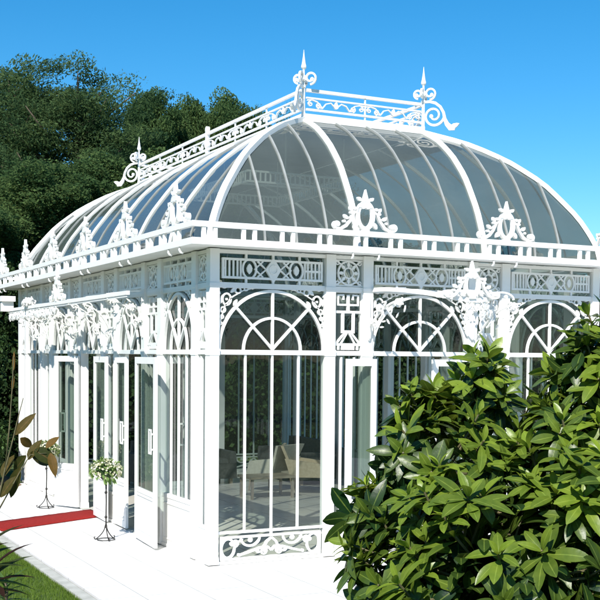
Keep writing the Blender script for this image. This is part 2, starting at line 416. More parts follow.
# friezes -----------------------------------------------------------------
fm = {}
def frieze(face, s0, s1):
    w = s1 - s0; key = round(w, 3)
    if key not in fm:
        m = MB(); g = MB(); y0, y1 = D0 - .005, D1 - .012
        a, b = .040, w - .040; z0, z1 = F0 + .045, F1 - .050; c = w / 2; cz = (z0 + z1) / 2; h = z1 - z0; t = .026
        m.box((a, y0 - .006, z0), (b, y1, z0 + t)); m.box((a, y0 - .006, z1 - t), (b, y1, z1))
        m.box((a, y0 - .006, z0 + t), (a + t, y1, z1 - t)); m.box((b - t, y0 - .006, z0 + t), (b, y1, z1 - t))
        for q in (.25, .5, .75):
            m.box((w * q - .014, y0, z1), (w * q + .014, y1, F1)); m.box((w * q - .014, y0, F0), (w * q + .014, y1, z0))
        k = w / 1.368
        for sg in (-1, 1):
            for q in (.60, .55, .50, .45):
                m.box((min(c + sg * q * k - .010, c + sg * q * k + .010), y0, z0 + t), (c + sg * q * k + .010, y1, z1 - t))
            m.box((min(c + sg * .63 * k, c + sg * .42 * k), y0 + .001, cz - .012), (max(c + sg * .63 * k, c + sg * .60 * k) if sg > 0 else c + sg * .60 * k, y1, cz + .012))
            m.ring(c + sg * .30 * k, cz, .085, .022, y0, y1, 20, rz=h / 2 - .008)
            m.petal(c + sg * .30 * k, cz - .06, R(90), .12, .07, y0, y1)
            m.ribbon([(c + sg * .20 * k, z1 - t), (c + sg * .09 * k, cz), (c + sg * .20 * k, z0 + t)], .020, y0, y1)
            m.ribbon([(c + sg * .13 * k, z1 - t), (c + sg * .23 * k, cz), (c + sg * .13 * k, z0 + t)], .018, y0 + .001, y1 + .001)
            m.box((c + sg * .41 * k - .009, y0, z0 + t), (c + sg * .41 * k + .009, y1, z1 - t))
        m.poly([(c, z1 + .02), (c - .10 * k, cz), (c, z0 - .04), (c + .10 * k, cz)], y0 - .004, y1)
        m.ring(c, cz, .05, .014, y0 - .010, y0 - .004, 14)
        g.quad((.002, D1 + .004, F0), (w - .002, D1 + .004, F0), (w - .002, D1 + .004, F1), (.002, D1 + .004, F1))
        fm[key] = (m.mesh('frieze_panel', M['white']), g.mesh('glass', M['wglass']))
    loc, rz = place(face, s0, s1)
    o = link('frieze_panel', fm[key][0], pav, loc, rz); link('glass', fm[key][1], o); return o

# lay the four walls out
FRONT = [('p', 0, PW), ('w', PW, 1.484), ('p', 1.484, 1.61), ('n', 1.61, 1.99), ('p', 1.99, 2.125), ('d', 2.125, 3.521), ('p', 3.521, 3.656), ('n', 3.656, 4.036), ('p', 4.036, 4.162), ('w', 4.162, 5.53), ('p', 5.53, W)]
K0, KP, AW = .591, 1.828, 1.056
LEFT = [('n', PW, .451), ('p', .451, .591)]
for k in range(5):
    y = K0 + k * KP
    LEFT.append(('d' if k in (1, 2, 3) else 'w', y, y + AW))
    if k < 4: LEFT += [('p', y + AW, y + AW + .14), ('n', y + AW + .14, y + KP - .14), ('p', y + KP - .14, y + KP)]
ye = K0 + 4 * KP + AW
LEFT += [('p', ye, ye + .14), ('n', ye + .14, L - PW)]
for face, lay in (('front', FRONT), ('left', LEFT), ('right', LEFT), ('back', FRONT)):
    for t, a, b in lay:
        if t == 'p': 
            if face == 'back' and (a == 0 or b == W): post('left' if a == 0 else 'right', L - PW, L) ; continue
            post(face, a, b)
        elif t == 'n': narrow(face, a, b)
        else:
            door = t == 'd' and face in ('front', 'left')
            window(face, a, b, 'open' if door else ('ornate' if face in ('front', 'back') else 'panelled'))
            frieze(face, a, b)
    # horizontal members running through the posts
    span = (W if face in ('front', 'back') else L)
    for nm_, z0, z1, d0, d1 in (('transom_beam', BAR0, BAR1, .010, .090), ('frieze_beam', CROWN + .004, F0, .014, .085), ('wall_plate', F1, TOP - .004, .010, .095)):
        m = MB(); e0 = .020 if face in ('front', 'back') else .118
        m.box((e0, d0 + .012, z0), (span - e0, d1, z1)); 
        loc, rz = place(face, 0, span); m.build(nm_, M['white'], pav, loc, rz)
    for t, a, b in lay:
        if t == 'p' or (t == 'd' and face in ('front', 'left')): continue
        m = MB(); m.box((0, .012, .004), (b - a, .11, .040)); loc, rz = place(face, a, b); m.build('sill_beam', M['white'], pav, loc, rz)

# ------------------------------------------------------------------ eave
OV = .354; EZ0, EZ1 = 3.612, 3.685
m = MB()
x0, x1, y0, y1 = -OV, W + OV, -OV, L + OV; t = .05
m.box((x0, y0, EZ0), (x1, y0 + t, EZ1)); m.box((x0, y1 - t, EZ0), (x1, y1, EZ1))
m.box((x0, y0 + t, EZ0), (x0 + t, y1 - t, EZ1)); m.box((x1 - t, y0 + t, EZ0), (x1, y1 - t, EZ1))
m.build('gutter_fascia', M['white'], pav)
m = MB()
m.box((x0 + t, y0 + t, EZ0 + .012), (x1 - t, .16, EZ0 + .04)); m.box((x0 + t, L - .16, EZ0 + .012), (x1 - t, y1 - t, EZ0 + .04))
m.box((x0 + t, .16, EZ0 + .012), (.16, L - .16, EZ0 + .04)); m.box((W - .16, .16, EZ0 + .012), (x1 - t, L - .16, EZ0 + .04))
m.build('soffit', M['soffit'], pav)
# balustrade over the gutter
RZ0, RZ1 = 3.805, 3.866
def rail(span, crest_at):
    m = MB()
    m.box((0, 0, RZ0), (span, .055, RZ1))
    p = .12
    while p < span - .2:
        for q in (0, .135):
            m.box((p + q, .008, EZ1), (p + q + .045, .045, RZ0))
        p += .475
    return m
q = t
rail(x1 - x0, []).build('eave_railing', M['white'], pav, (x0, y0, 0))
rail(x1 - x0, []).build('eave_railing', M['white'], pav, (x1, y1, 0), math.pi)
rail(y1 - y0 - .114, []).build('eave_railing', M['white'], pav, (x0, y1 - .057, 0), -math.pi / 2)
rail(y1 - y0 - .114, []).build('eave_railing', M['white'], pav, (x1, y0 + .057, 0), math.pi / 2)

# crests on the railing (cartouche with a leaf cap and side scrolls)
def crest_mesh(k=1.0, name='crest', kx=1.18):
    m = MB(); a, b = -.016, .016
    m.ring(0, .20, .090, .040, a, b, 28, rz=.160)
    m.ring(0, .20, .112, .012, a - .008, b + .008, 28, rz=.185)
    m.disc(-.030, .315, .030, a - .003, b + .003, 10); m.disc(.030, .315, .030, a - .003, b + .003, 10)
    m.poly([(-.085, .30), (-.05, .375), (-.065, .405), (-.03, .42), (0, .54), (.03, .42), (.065, .405), (.05, .375), (.085, .30)][::-1], a - .004, b + .004)
    m.poly([(-.05, -.0), (.05, -.0), (.035, .06), (-.035, .06)], a - .01, b + .01)
    for sg in (-1, 1):
        P = [(sg * .10, .26), (sg * .15, .225), (sg * .19, .13), (sg * .245, .055), (sg * .30, .02), (sg * .355, .018)]
        m.ribbon(P, [.024, .032, .034, .038, .036, .028], a, b)
        m.spiral(sg * .355, .068, .050, .012, R(-90), sg * 1.25, .030, a - .003, b + .003)
        for x, z, r in ((.135, .285, .022), (.180, .230, .018), (.215, .160, .015), (.265, .115, .018)):
            m.disc(sg * x, z, r, a - .004, b + .004, 10)
        m.petal(sg * .16, .24, R(60 if sg > 0 else 120), .08, .045, a, b)
        m.petal(sg * .22, .14, R(50 if sg > 0 else 130), .08, .045, a, b)
        m.petal(sg * .05, .39, R(40 if sg > 0 else 140), .07, .045, a, b)
        m.petal(sg * .095, .12, R(-60 if sg > 0 else 240), .10, .05, a - .005, b + .005)
    m.v = [(x * k * kx, y, z * k) for x, y, z in m.v]
    return m.mesh(name, M['iron_white'])
cm = crest_mesh(.90)
CY = [.238 + 1.834 * k for k in range(6)]
for x in (1.81, W - 1.81): link('crest', cm, pav, (x, -OV + .027, RZ1)); link('crest', cm, pav, (x, L + OV - .027, RZ1), math.pi)
for y in CY: link('crest', cm, pav, (-OV + .027, y, RZ1), -math.pi / 2); link('crest', cm, pav, (W + OV - .027, y, RZ1), math.pi / 2)
# little hooks under the gutter
m = MB(); m.tube([(0, 0, .0), (0, -.006, -.035), (0, .006, -.06), (0, .03, -.068), (0, .045, -.05)], [.010, .014, .016, .014, .008], 6)
hm = m.mesh('gutter_hook', M['white'], True)
for y in CY[:6]:
    for d in (-.16, .20): link('gutter_hook', hm, pav, (-OV + .02, y + d, EZ0), -math.pi / 2)
for x in (1.65, 2.0, 3.65, 4.0): link('gutter_hook', hm, pav, (x, -OV + .02, EZ0))

# ------------------------------------------------------------------ curved roof
BX, BY, PX, PY = 1.898, 1.48, 1.85, 6.72
PROF = [(0, 3.66), (.02, 3.86), (.045, 3.98), (.08, 4.12), (.15, 4.34), (.25, 4.60), (.36, 4.82), (.5, 5.04), (.65, 5.22), (.8, 5.36), (1, 5.49)]
def zr(t):
    for (a, za), (b, zb) in zip(PROF, PROF[1:]):
        if t <= b: return za + (zb - za) * (t - a) / (b - a)
    return PROF[-1][1]
# smooth the table
TT = [0, .01, .02, .035, .055, .08, .11, .15, .2, .25, .3, .36, .43, .5, .58, .66, .74, .83, .92, 1]
_z = [zr(t) for t in TT]
for _ in range(2): _z = [_z[0]] + [(_z[i - 1] + 2 * _z[i] + _z[i + 1]) / 4 for i in range(1, len(_z) - 1)] + [_z[-1]]
def zs(t):
    t = min(1, max(0, t))
    for i in range(len(TT) - 1):
        if t <= TT[i + 1]: return _z[i] + (_z[i + 1] - _z[i]) * (t - TT[i]) / (TT[i + 1] - TT[i])
    return _z[-1]
Lb = L - BY - PY                          # inset at the back
Rb = W - BX - PX
def corner(i, t):
    return {0: (BX * t, BY * t), 1: (W - Rb * t, BY * t), 2: (W - Rb * t, L - Lb * t), 3: (BX * t, L - Lb * t)}[i]
for i in range(4):
    m = MB(); j = (i + 1) % 4; n = 16
    for t in TT:
        a, b = corner(i, t), corner(j, t)
        for k in range(n + 1):
            s_ = k / n; m.v.append((a[0] + (b[0] - a[0]) * s_, a[1] + (b[1] - a[1]) * s_, zs(t)))
    for r in range(len(TT) - 1):
        for k in range(n):
            p = r * (n + 1) + k; m.f.append((p, p + 1, p + n + 2, p + n + 1))
    m.build('roof_glass', M['rglass'], pav, smooth=True)
def rib(pts, w, h, name='roof_rib'):
    thin = w < .034
    m = MB(); m.beam(pts, w, h, None); return m.build('glazing_bar' if thin else name, M['rib_grey' if thin else 'white'], pav)
for i in range(4): rib([(*corner(i, t), zs(t) + .012) for t in TT], .085, .06, 'hip_rib')
def slope_rib(side, s_, w, h):
    """rib square to the eave at position s_ along it, running up to the deck or the hip"""
    P = []
    for t in TT:
        if side == 'front':
            a, b = corner(0, t), corner(1, t); p = (s_, BY * t)
            ok = a[0] <= s_ + 1e-6 and s_ - 1e-6 <= b[0]
        elif side == 'back':
            a, b = corner(3, t), corner(2, t); p = (s_, L - Lb * t); ok = a[0] <= s_ + 1e-6 and s_ - 1e-6 <= b[0]
        elif side == 'left':
            a, b = corner(0, t), corner(3, t); p = (BX * t, s_); ok = a[1] <= s_ + 1e-6 and s_ - 1e-6 <= b[1]
        else:
            a, b = corner(1, t), corner(2, t); p = (W - Rb * t, s_); ok = a[1] <= s_ + 1e-6 and s_ - 1e-6 <= b[1]
        if not ok:
            # end exactly on the hip
            if side in ('front', 'back'): th_ = min(s_ / BX if s_ < BX else 9, (W - s_) / Rb if s_ > W - Rb else 9)
            else: th_ = min(s_ / BY if s_ < BY else 9, (L - s_) / Lb if s_ > L - Lb else 9)
            if side == 'front': p = (s_, BY * th_)
            elif side == 'back': p = (s_, L - Lb * th_)
            elif side == 'left': p = (BX * th_, s_)
            else: p = (W - Rb * th_, s_)
            P.append((*p, zs(th_) + .008)); break
        P.append((*p, zs(t) + .008))
    if len(P) > 1: rib(P, w, h)
for side in ('front', 'back'):
    for x in (BX, BX + PX): slope_rib(side, x, .07, .055)
    for x in (.68, 1.09, 1.50, 2.36, 2.823, 3.286, W - 1.50, W - 1.09, W - .68): slope_rib(side, x, .024, .030)
for side in ('left', 'right'):
    for k in range(1, 7): slope_rib(side, L / 7 * k, .038, .045)
    for k in range(7): slope_rib(side, L / 7 * (k + .5), .014, .022)
    
for side in (0, 1):
    m = MB()
    for t in (.76, .80, .84, .88, .92, .96, 1.0):
        for f_ in (.0, 1.0):
            a, b = (corner(0, t), corner(3, t)) if side == 0 else (corner(1, t), corner(2, t))
            y = a[1] + .03 + (b[1] - a[1] - .06) * f_
            m.v.append((a[0], y, zs(t) + .030)); m.v.append((a[0], y, zs(t) + .006))
    for k in range(6):
        p = k * 4; m.f += [(p, p + 4, p + 6, p + 2), (p + 1, p + 3, p + 7, p + 5), (p, p + 1, p + 5, p + 4), (p + 2, p + 6, p + 7, p + 3)]
    m.f.append((0, 2, 3, 1)); m.build('ridge_flashing', M['flash'], pav)
# ring beam at the foot of the glass
m = MB(); e = .05
m.box((-e, -e, EZ0 + .042), (W + e, e, 3.72)); m.box((-e, L - e, EZ0 + .042), (W + e, L + e, 3.72)); m.box((-e, e, EZ0 + .042), (e, L - e, 3.72)); m.box((W - e, e, EZ0 + .042), (W + e, L - e, 3.72))
m.build('roof_curb', M['white'], pav)

# the flat deck with railing, spires and scrolls
RX0, RX1, RY0, RY1 = BX, BX + PX, BY, BY + PY
DZ = 5.49
m = MB()
m.box((RX0 - .05, RY0 - .05, DZ - .02), (RX1 + .05, RY1 + .05, DZ + .030)); m.box((RX0 - .02, RY0 - .02, DZ + .030), (RX1 + .02, RY1 + .02, DZ + .085))
m.build('roof_deck', M['white'], pav)
m = MB(); m.box((RX0 + .03, RY0 + .03, DZ - .034), (RX1 - .03, RY1 - .03, DZ - .023)); m.build('deck_shade_panel', M['deck_shade'], pav)  # dark panel added to shade the underside of the white deck
def ridge_rail(span, sections, posts=0):
    m = MB(); z0 = DZ + .085
    m.box((.04, -.022, 5.862), (span - .04, .022, 5.900)); m.box((.04, -.014, 5.775), (span - .04, .014, 5.795)); m.box((.04, -.016, z0 + .045), (span - .04, .016, z0 + .072))
    n = sections; step = (span - .08) / n
    for k in range(n + 1):
        x = .04 + step * k
        if 0 < k < n and posts and k == posts: m.box((x - .03, -.026, z0), (x + .03, .026, 5.93)); m.disc(x, 5.95, .045, -.024, .024, 10); m.disc(x, 5.72, .07, -.027, .027, 12)
        elif 0 < k < n: m.box((x - .009, -.010, z0), (x + .009, .010, 5.865))
    lo, hi = z0 + .072, 5.775; mid = (lo + hi) / 2; r = (hi - lo) / 2
    for k in range(n):
        x = .04 + step * k; c = x + step / 2
        m.disc(c, mid, .034, -.016, .016, 12); m.petal(c, mid, R(90), r, .04, -.012, .012)
        for sg in (-1, 1):
            X = lambda q: c + sg * q * step / 2
            m.ribbon([(X(.04), mid - .01), (X(.18), hi - .025), (X(.34), mid + .02), (X(.46), lo + .02), (X(.60), lo + .03)], .014, -.010, .010)
            m.spiral(X(.58), mid - .01, r * .62, .01, R(-90), sg * 1.2, .014, -.010, .010)
            m.ribbon([(X(.46), lo + .02), (X(.64), hi - .03), (X(.80), hi - .012), (X(.97), hi - .02)], .014, -.010, .010)
            m.spiral(X(.86), mid, r * .62, .01, R(90), -sg * 1.1, .014, -.010, .010)
    return m
for (p, rz, span, n, po) in (((RX0, RY0, 0), 0, PX, 2, 0), ((RX1, RY1, 0), math.pi, PX, 2, 0), ((RX0, RY1, 0), -math.pi / 2, PY, 6, 3), ((RX1, RY0, 0), math.pi / 2, PY, 6, 3)):
    ridge_rail(span, n, po).build('ridge_railing', M['iron_white'], pav, p, rz)
# corner spires: local +x points out along the diagonal
m = MB(); z0 = DZ + .03
m.lathe([(.030, z0), (.030, z0 + .05), (.024, z0 + .07), (.022, 5.90), (.032, 5.91), (.032, 5.935), (.017, 5.95), (.014, 6.14), (.022, 6.15), (.034, 6.165), (.036, 6.18), (.026, 6.22), (.012, 6.31), (.002, 6.40)])
sp = m
big = MB(); a, b = -.014, .014
big.spiral(.155, 5.695, .135, .03, R(215), 1.65 - .0, .028, a, b) if False else None
P = [(.02, 5.915), (.09, 5.918), (.17, 5.895), (.24, 5.84), (.285, 5.76), (.305, 5.67), (.335, 5.60), (.385, 5.545), (.445, 5.525)]
big.ribbon(P, [.030, .034, .036, .036, .036, .042, .060, .078, .030], a, b)
big.petal(.35, 5.535, R(22), .17, .065, a - .003, b + .003)
SP = []
for k in range(41):
    t = k / 40; ang = R(-5) - t * 2 * math.pi * 1.45; r = .150 - .115 * t
    SP.append((.150 + r * math.cos(ang), 5.725 + r * math.sin(ang) * 1.0))
big.ribbon(SP, [.032 - .010 * k / 40 for k in range(41)], a, b); big.disc(SP[-1][0], SP[-1][1], .026, a - .003, b + .003)
small = MB()
for sg, r, lift in ((1, .085, 0), (-1, .065, 0)):
    Q = []
    for k in range(31):
        t = k / 30; ang = R(-90) + t * 2 * math.pi * 1.15; rr = r * (1 - .62 * t)
        Q.append((sg * (.012 + r * .95 + rr * math.cos(ang)), 6.03 + lift + rr * math.sin(ang)))
    small.ribbon(Q, .024, a, b); small.disc(Q[-1][0], Q[-1][1], .024, a - .002, b + .002)
small.disc(0, 6.03, .04, a - .006, b + .006)
s1, s2, s3 = sp.mesh('finial', M['iron_white'], False), big.mesh('scroll', M['iron_white']), small.mesh('spire_scroll', M['iron_white'])
for x, y, ang in ((RX0, RY0, 225), (RX1, RY0, -45), (RX0, RY1, 135), (RX1, RY1, 45)):
    f = link('finial', s1, pav, (x, y, 0), R(ang)); link('scroll', s2, f)
    link('spire_scroll', s3, f, rz=0); link('spire_scroll', s3, f, rz=math.pi / 2 if abs(ang) != 45 else math.pi / 2)

# made-up hanging frame, imitating a railing reflected in the roof glass
m = MB(); gx0, gx1, gy0, gy1, gz0, gz1 = 1.42, 2.92, 2.2, 4.4, 4.75, 4.89
for z in (gz0, gz1):
    m.box((gx0, gy0, z), (gx1, gy0 + .03, z + .025)); m.box((gx0, gy1 - .03, z), (gx1, gy1, z + .025))
    m.box((gx0, gy0 + .03, z), (gx0 + .03, gy1 - .03, z + .025)); m.box((gx1 - .03, gy0 + .03, z), (gx1, gy1 - .03, z + .025))
k = gx0 + .04
while k < gx1 - .03:
    for y in (gy0, gy1 - .02): m.box((k, y + .002, gz0 + .025), (k + .02, y + .018, gz1))
    k += .075
k = gy0 + .08
while k < gy1 - .05:
    for x in (gx0, gx1 - .02): m.box((x + .002, k, gz0 + .025), (x + .018, k + .02, gz1))
    k += .075
for x in (BX + .1, gx1 - .015):
    for y in (gy0 + .015, gy1 - .015):
        m.tube([(x, y, DZ), (x, y, gz1 + .02)], .010, 6)
for y in (3.3,): m.box((gx0 + .03, y - .015, gz1), (gx1 - .03, y + .015, gz1 + .025))
m.build('reflection_railing', M['white'], pav)

# ------------------------------------------------------------------ doors
dm = {}
def door(hinge, free, z0=.03, z1=2.375, handle_x=.80, flip=False):
    """a leaf whose foot runs from the hinge to the free edge (plan points)"""
    h = Vector(hinge); f = Vector(free); w = round((f - h).length, 2); ang = math.atan2(f.y - h.y, f.x - h.x)
    key = (w, flip)
    if key not in dm:
        m = MB(); g = MB(); d = .036; st = .085 if w > .5 else .075; zb = .70
        m.box((0, 0, z0), (st, d, z1)); m.box((w - st, 0, z0), (w, d, z1))
        m.box((st, 0, z1 - .085), (w - st, d, z1)); m.box((st, 0, z0), (w - st, d, z0 + .09))
        m.box((st, .008, z0 + .09), (w - st, d - .008, zb - .06)); m.box((st, 0, zb - .06), (w - st, d, zb))
        for y in (-.004, d):
            m.box((st + .03, y, z0 + .13), (w - st - .03, y + .004, z0 + .145)); m.box((st + .03, y, zb - .10), (w - st - .03, y + .004, zb - .085))
        g.quad((st, d / 2, zb), (w - st, d / 2, zb), (w - st, d / 2, z1 - .085), (st, d / 2, z1 - .085))
        hd = MB(); hx = w - st - .04
        for y in (-.035,):
            for bx in ((hx - .055, hx + .070, 1.18, 1.205), (hx - .055, hx + .070, 1.465, 1.49)): hd.box((bx[0], y, bx[2]), (bx[1], y + .012, bx[3]))
            hd.box((hx - .055, y, 1.205), (hx - .028, y + .012, 1.465)); hd.box((hx + .043, y, 1.205), (hx + .070, y + .012, 1.465))
            ya, yb = (y + .012, 0) if y < 0 else (d, y)
            hd.box((hx + .048, ya, 1.23), (hx + .065, yb, 1.25)); hd.box((hx + .048, ya, 1.42), (hx + .065, yb, 1.44))
        dm[key] = (m.mesh('door', M['white']), g.mesh('glass', M['dglass']), hd.mesh('handle', M['white']))
    a, g_, hh = dm[key]
    o = link('door', a, pav, (h.x, h.y, 0), ang); link('glass', g_, o); link('handle', hh, o)
    return o
door((-.15, 2.22), (-.22, 1.23))
door((-.03, 3.475), (-.04, 2.93))
door((-.06, 4.42), (-.10, 3.66))
door((-.02, 5.300), (-.27, 5.77))
door((.02, 6.085), (.02, 6.60)); door((.02, 7.125), (.02, 6.612))
door((2.150, -.01), (1.665, -.16))
door((3.50, .0), (2.93, -.06))
door((.20, 2.43), (.72, 2.50))
# thresholds
for k in (1, 2, 3): m = MB(); m.box((.0, K0 + k * KP, .002), (.11, K0 + k * KP + AW, .014)); m.build('threshold', M['kerb'], pav)
m = MB(); m.box((2.125, .0, .002), (3.521, .11, .014)); m.build('threshold', M['kerb'], pav)

# ------------------------------------------------------------------ canopies
def flower(m, x, z, r, y0, y1, n=6, a0=0):
    for k in range(n): m.petal(x, z, a0 + 2 * math.pi * k / n, r, r * .55, y0, y1)
    m.disc(x, z, r * .3, y0 - .004, y1 + .004, 8)
rng = random.Random(5)
def bracket_mesh(depth, drop, seed):
    """iron scroll bracket; local +x outwards, hanging from z=0"""
    r_ = random.Random(seed); m = MB(); a, b = -.011, .011
    m.box((0, a, -drop), (.022, b, .02)); 
    P = [(.022, -drop * .96)] + [(depth * (1 - math.cos(R(q))) * .98 + .02, -drop + drop * math.sin(R(q)) * .93) for q in range(10, 91, 8)]
    m.ribbon(P, .020, a, b)
    m.spiral(depth * .30, -drop * .30, .10, .02, R(-90), 1.3, .020, a, b)
    m.spiral(depth * .80, -.085, .07, .015, R(180), -1.3, .018, a, b)
    m.spiral(depth * .18, -drop * .62, .06, .015, R(-90), 1.2, .018, a, b)
    for (u, v, s) in ((.34, -.20, .055), (.9, -.08, .050), (.14, -.52, .045)):
        y = r_.uniform(-.05, .05); flower(m, depth * u, drop * v - .02, s, y - .008, y + .008, 6, r_.random())
    for k in range(8):
        u = r_.random(); y = r_.uniform(-.06, .06)
        m.petal(depth * u, -drop * r_.random() * (1 - u * .8), r_.uniform(-2.6, .6), .085, .022, y - .005, y + .005)
    return m.mesh('bracket', M['iron_white'])
def fringe(m, x0_, x1_, z, y0, y1, r_, dens=1.0):
    """run of leafy scrolls hanging under a rim, along local x"""
    x = x0_ + .05
    k = 0
    while x < x1_ - .05:
        s = r_.uniform(.050, .085); sg = 1 if k % 2 else -1
        m.spiral(x, z - .075, s * .9, .014, R(90), sg * 1.2, .018, y0, y1)
        for q in range(2): m.petal(x + r_.uniform(-.06, .06), z - r_.uniform(.02, .12), r_.uniform(-2.8, -.3), .085, .040, y0 - .01, y1 + .004)
        if k % 3 == 0: flower(m, x, z - .10, .06, y0 - .012, y1 + .006, 6, r_.random())
        x += .105 / dens; k += 1
# long-side canopy
CX, CY0, CY1, CZ = -.55, 1.27, 7.93, 3.15
cmesh = crest_mesh(.84, 'canopy_crest')
m = MB(); sp_ = CY1 - CY0
m.box((0, -.022, -.024), (sp_, .022, .024)); m.box((.02, -.012, -.050), (sp_ - .02, .008, -.040))
can = m.build('canopy', M['white'], pav, (CX, CY1, CZ), -math.pi / 2)
fr_ = MB(); fringe(fr_, .15, sp_ - 3.3, -.02, -.006, .006, rng, 1.0); fr_.build('fringe', M['iron_white'], can)
g = MB(); n = 24
for k in range(n + 1):
    x = sp_ * k / n; g.v += [(x, .0, .0 + .022), (x, .27, .060), (x, .535, .075)]
for k in range(n):
    i = k * 3; g.f += [(i, i + 3, i + 4, i + 1), (i + 1, i + 4, i + 5, i + 2)]
g.build('glass', M['cglass'], can, smooth=True)
rbm = MB()
for k in range(8):
    if k in (0, 7): continue
    x = sp_ * k / 7; rbm.beam([(x, .02, .030), (x, .27, .068), (x, .535, .082)], .012, .014)
rbm.build('glazing_bar', M['white'], can)
link('crest', cmesh, can, (CY1 - 4.60, 0, .024))
fb = MB()
for k in range(60):
    a_ = rng.random() * 6.28; e_ = rng.uniform(-.2, 1.2); r = .11
    x, y, z = r * math.cos(a_) * math.cos(e_), r * math.sin(a_) * math.cos(e_), r * math.sin(e_) * .9
    fb.petal(x, z, rng.random() * 6.28, .05, .035, y - .008, y + .008)
fb.lathe([(.02, 0), (.09, .03), (.10, .07), (.05, .11), (.01, .12)], n=10)
fb.build('finial', M['iron_white'], can, (CY1 - 6.45, .02, .04))
eb = MB(); eb.box((-.02, -.10, -.02), (.10, .10, .15)); eb.box((-.04, -.12, .15), (.16, .12, .24)); eb.build('end_box', M['white'], can, (.02, -.03, 0))
b1, b2, b3 = bracket_mesh(.52, .62, 1), bracket_mesh(.50, .52, 2), bracket_mesh(.50, .72, 3)
for y, bm_ in ((2.34, b2), (3.55, b3), (4.17, b1), (5.38, b3), (6.0, b2), (7.2, b1), (7.83, b3)):
    o = link('bracket', bm_, can); o.location = (CY1 - y, .55, .0); o.rotation_euler = (0, 0, -math.pi / 2)
# front canopy: bowed rim
c0 = 2.823; A_, B_ = .70, 1.10; ZC = 3.06
def bow(q):
    x = c0 - A_ * math.cos(q); y = -.0 - B_ * math.sin(q) ** .9
    e = abs(math.cos(q)); return (x, y, ZC + .15 * e ** 1.6)
BP = [bow(math.pi * k / 32) for k in range(33)]
m = MB(); m.beam(BP, .040, .048)
cf = m.build('canopy', M['white'], pav)
g = MB()
for p in BP: g.v += [(p[0], p[1], p[2] + .022), ((p[0] - c0) * .6 + c0, p[1] * .5, p[2] * .6 + .4 * 3.22 + .02), (c0 + (p[0] - c0) * .75, -.012, 3.226)]
for k in range(32):
    i = k * 3; g.f += [(i, i + 3, i + 4, i + 1), (i + 1, i + 4, i + 5, i + 2)]
g.build('glass', M['cglass'], cf, smooth=True)
rb = MB()
for k in range(4, 32, 4):
    i = k * 3; rb.beam([Vector(g.v[i]), Vector(g.v[i + 1]) + Vector((0, 0, .008)), Vector(g.v[i + 2])], .018, .02)
rb.build('glazing_bar', M['white'], cf)
cc = link('crest', crest_mesh(.80, 'canopy_crest'), cf, (c0 - .04, -B_ - .01, ZC + .018))
for sg in (-1, 1):
    ex = MB()
    ex.ribbon(arc(sg * .36, 0, .17, .085, 0, 180, 14), .020, -.012, .012)
    ex.spiral(sg * .30, .045, .042, .012, R(90), sg, .016, -.010, .010); ex.disc(sg * .42, .035, .022, -.012, .012)
    ex.build('scroll', M['iron_white'], cf, (c0 + .04, -B_ + .012, ZC + .02))
# tangent leafy fringe under the right half and the apex of the rim
fr = MB(); r_ = random.Random(8)
for k in range(10, 33):
    p = BP[k]; q_ = BP[min(32, k + 1)] if k < 32 else BP[31]
    dirv = Vector((q_[0] - p[0], q_[1] - p[1], 0)).normalized() if k < 32 else Vector((0, 1, 0))
    if k < 15: continue
    t_ = MB(); s = r_.uniform(.05, .09)
    t_.spiral(0, -.08, s * .8, .014, R(90), 1.2 if k % 2 else -1.2, .018, -.006, .006)
    for e in range(3): t_.petal(r_.uniform(-.06, .06), -r_.uniform(.02, .26), r_.uniform(-2.9, -.2), .10, .028, -.016 + e * .005, -.008 + e * .006)
    if k % 3 == 0: flower(t_, 0, -.16, .05, -.02, -.008, 6, r_.random())
    i = len(fr.v)
    fr.v += [tuple(Vector(p) + dirv * x + Vector((-dirv.y, dirv.x, 0)) * y + Vector((0, 0, z))) for x, y, z in t_.v]
    fr.f += [tuple(i + a for a in f) for f in t_.f]
fr.build('fringe', M['iron_white'], cf)
for x, sd, dp in ((2.06, 4, .66), (3.59, 3, .95)):
    o = link('bracket', bracket_mesh(.95 if sd == 3 else .85, .50 if sd == 4 else .74, sd), cf, (x, -.005, 3.10), -math.pi / 2)

# ------------------------------------------------------------------ floor inside
m = MB(); m.box((.115, .115, -.05), (W - .115, L - .115, .012)); m.build('floor', M['tile'], pav)

# ------------------------------------------------------------------ the setting
def sheet(name, pts, z, mat, kind='structure'):
    m = MB(); m.quad(*[(x, y, z) for x, y in pts]); o = m.build(name, mat); o['kind'] = kind; return o
GX = -1.62
sheet('ground', [(-400, -400), (400, -400), (400, 400), (-400, 400)], -.14, M['lawn'])
m = MB(); m.box((GX, -7.5, -.30), (14, 9.2, 0)); o = m.build('terrace', M['terrace']); tag(o, kind='structure')
m = MB(); m.box((GX - .030, -7.5, -.3), (GX - .0005, 9.2, -.025)); o = m.build('terrace_joint', M['joint']); tag(o, kind='structure')
m = MB(); m.box((GX - .155, -7.5, -.3), (GX - .0305, 9.2, -.004)); o = m.build('kerb', M['kerb']); tag(o, kind='structure')
m = MB()
nx, ny = 40, 60
for j in range(ny + 1):
    for i in range(nx + 1):
        x = -9 + (GX - .156 + 9) * i / nx; y = -8 + 16 * j / ny
        m.v.append((x, y, -.05 + .010 * math.sin(x * 3.1) * math.cos(y * 2.3)))
for j in range(ny):
    for i in range(nx):
        p = j * (nx + 1) + i; m.f.append((p, p + 1, p + nx + 2, p + nx + 1))
o = m.build('lawn', M['lawn'], smooth=True); tag(o, kind='structure')
m = MB()
bed = [(-9, 7.2), (GX - .16, 7.0), (-.9, 7.45), (-.45, 8.2), (-.1, 8.9), (.0, 9.9), (-.2, 14), (-9, 14)]
n = len(bed); m.v = [(x, y, .006) for x, y in bed] + [(x, y, -.2) for x, y in bed]
m.f.append(tuple(range(n))); 
for k in range(n): m.f.append((k, k + n, (k + 1) % n + n, (k + 1) % n))
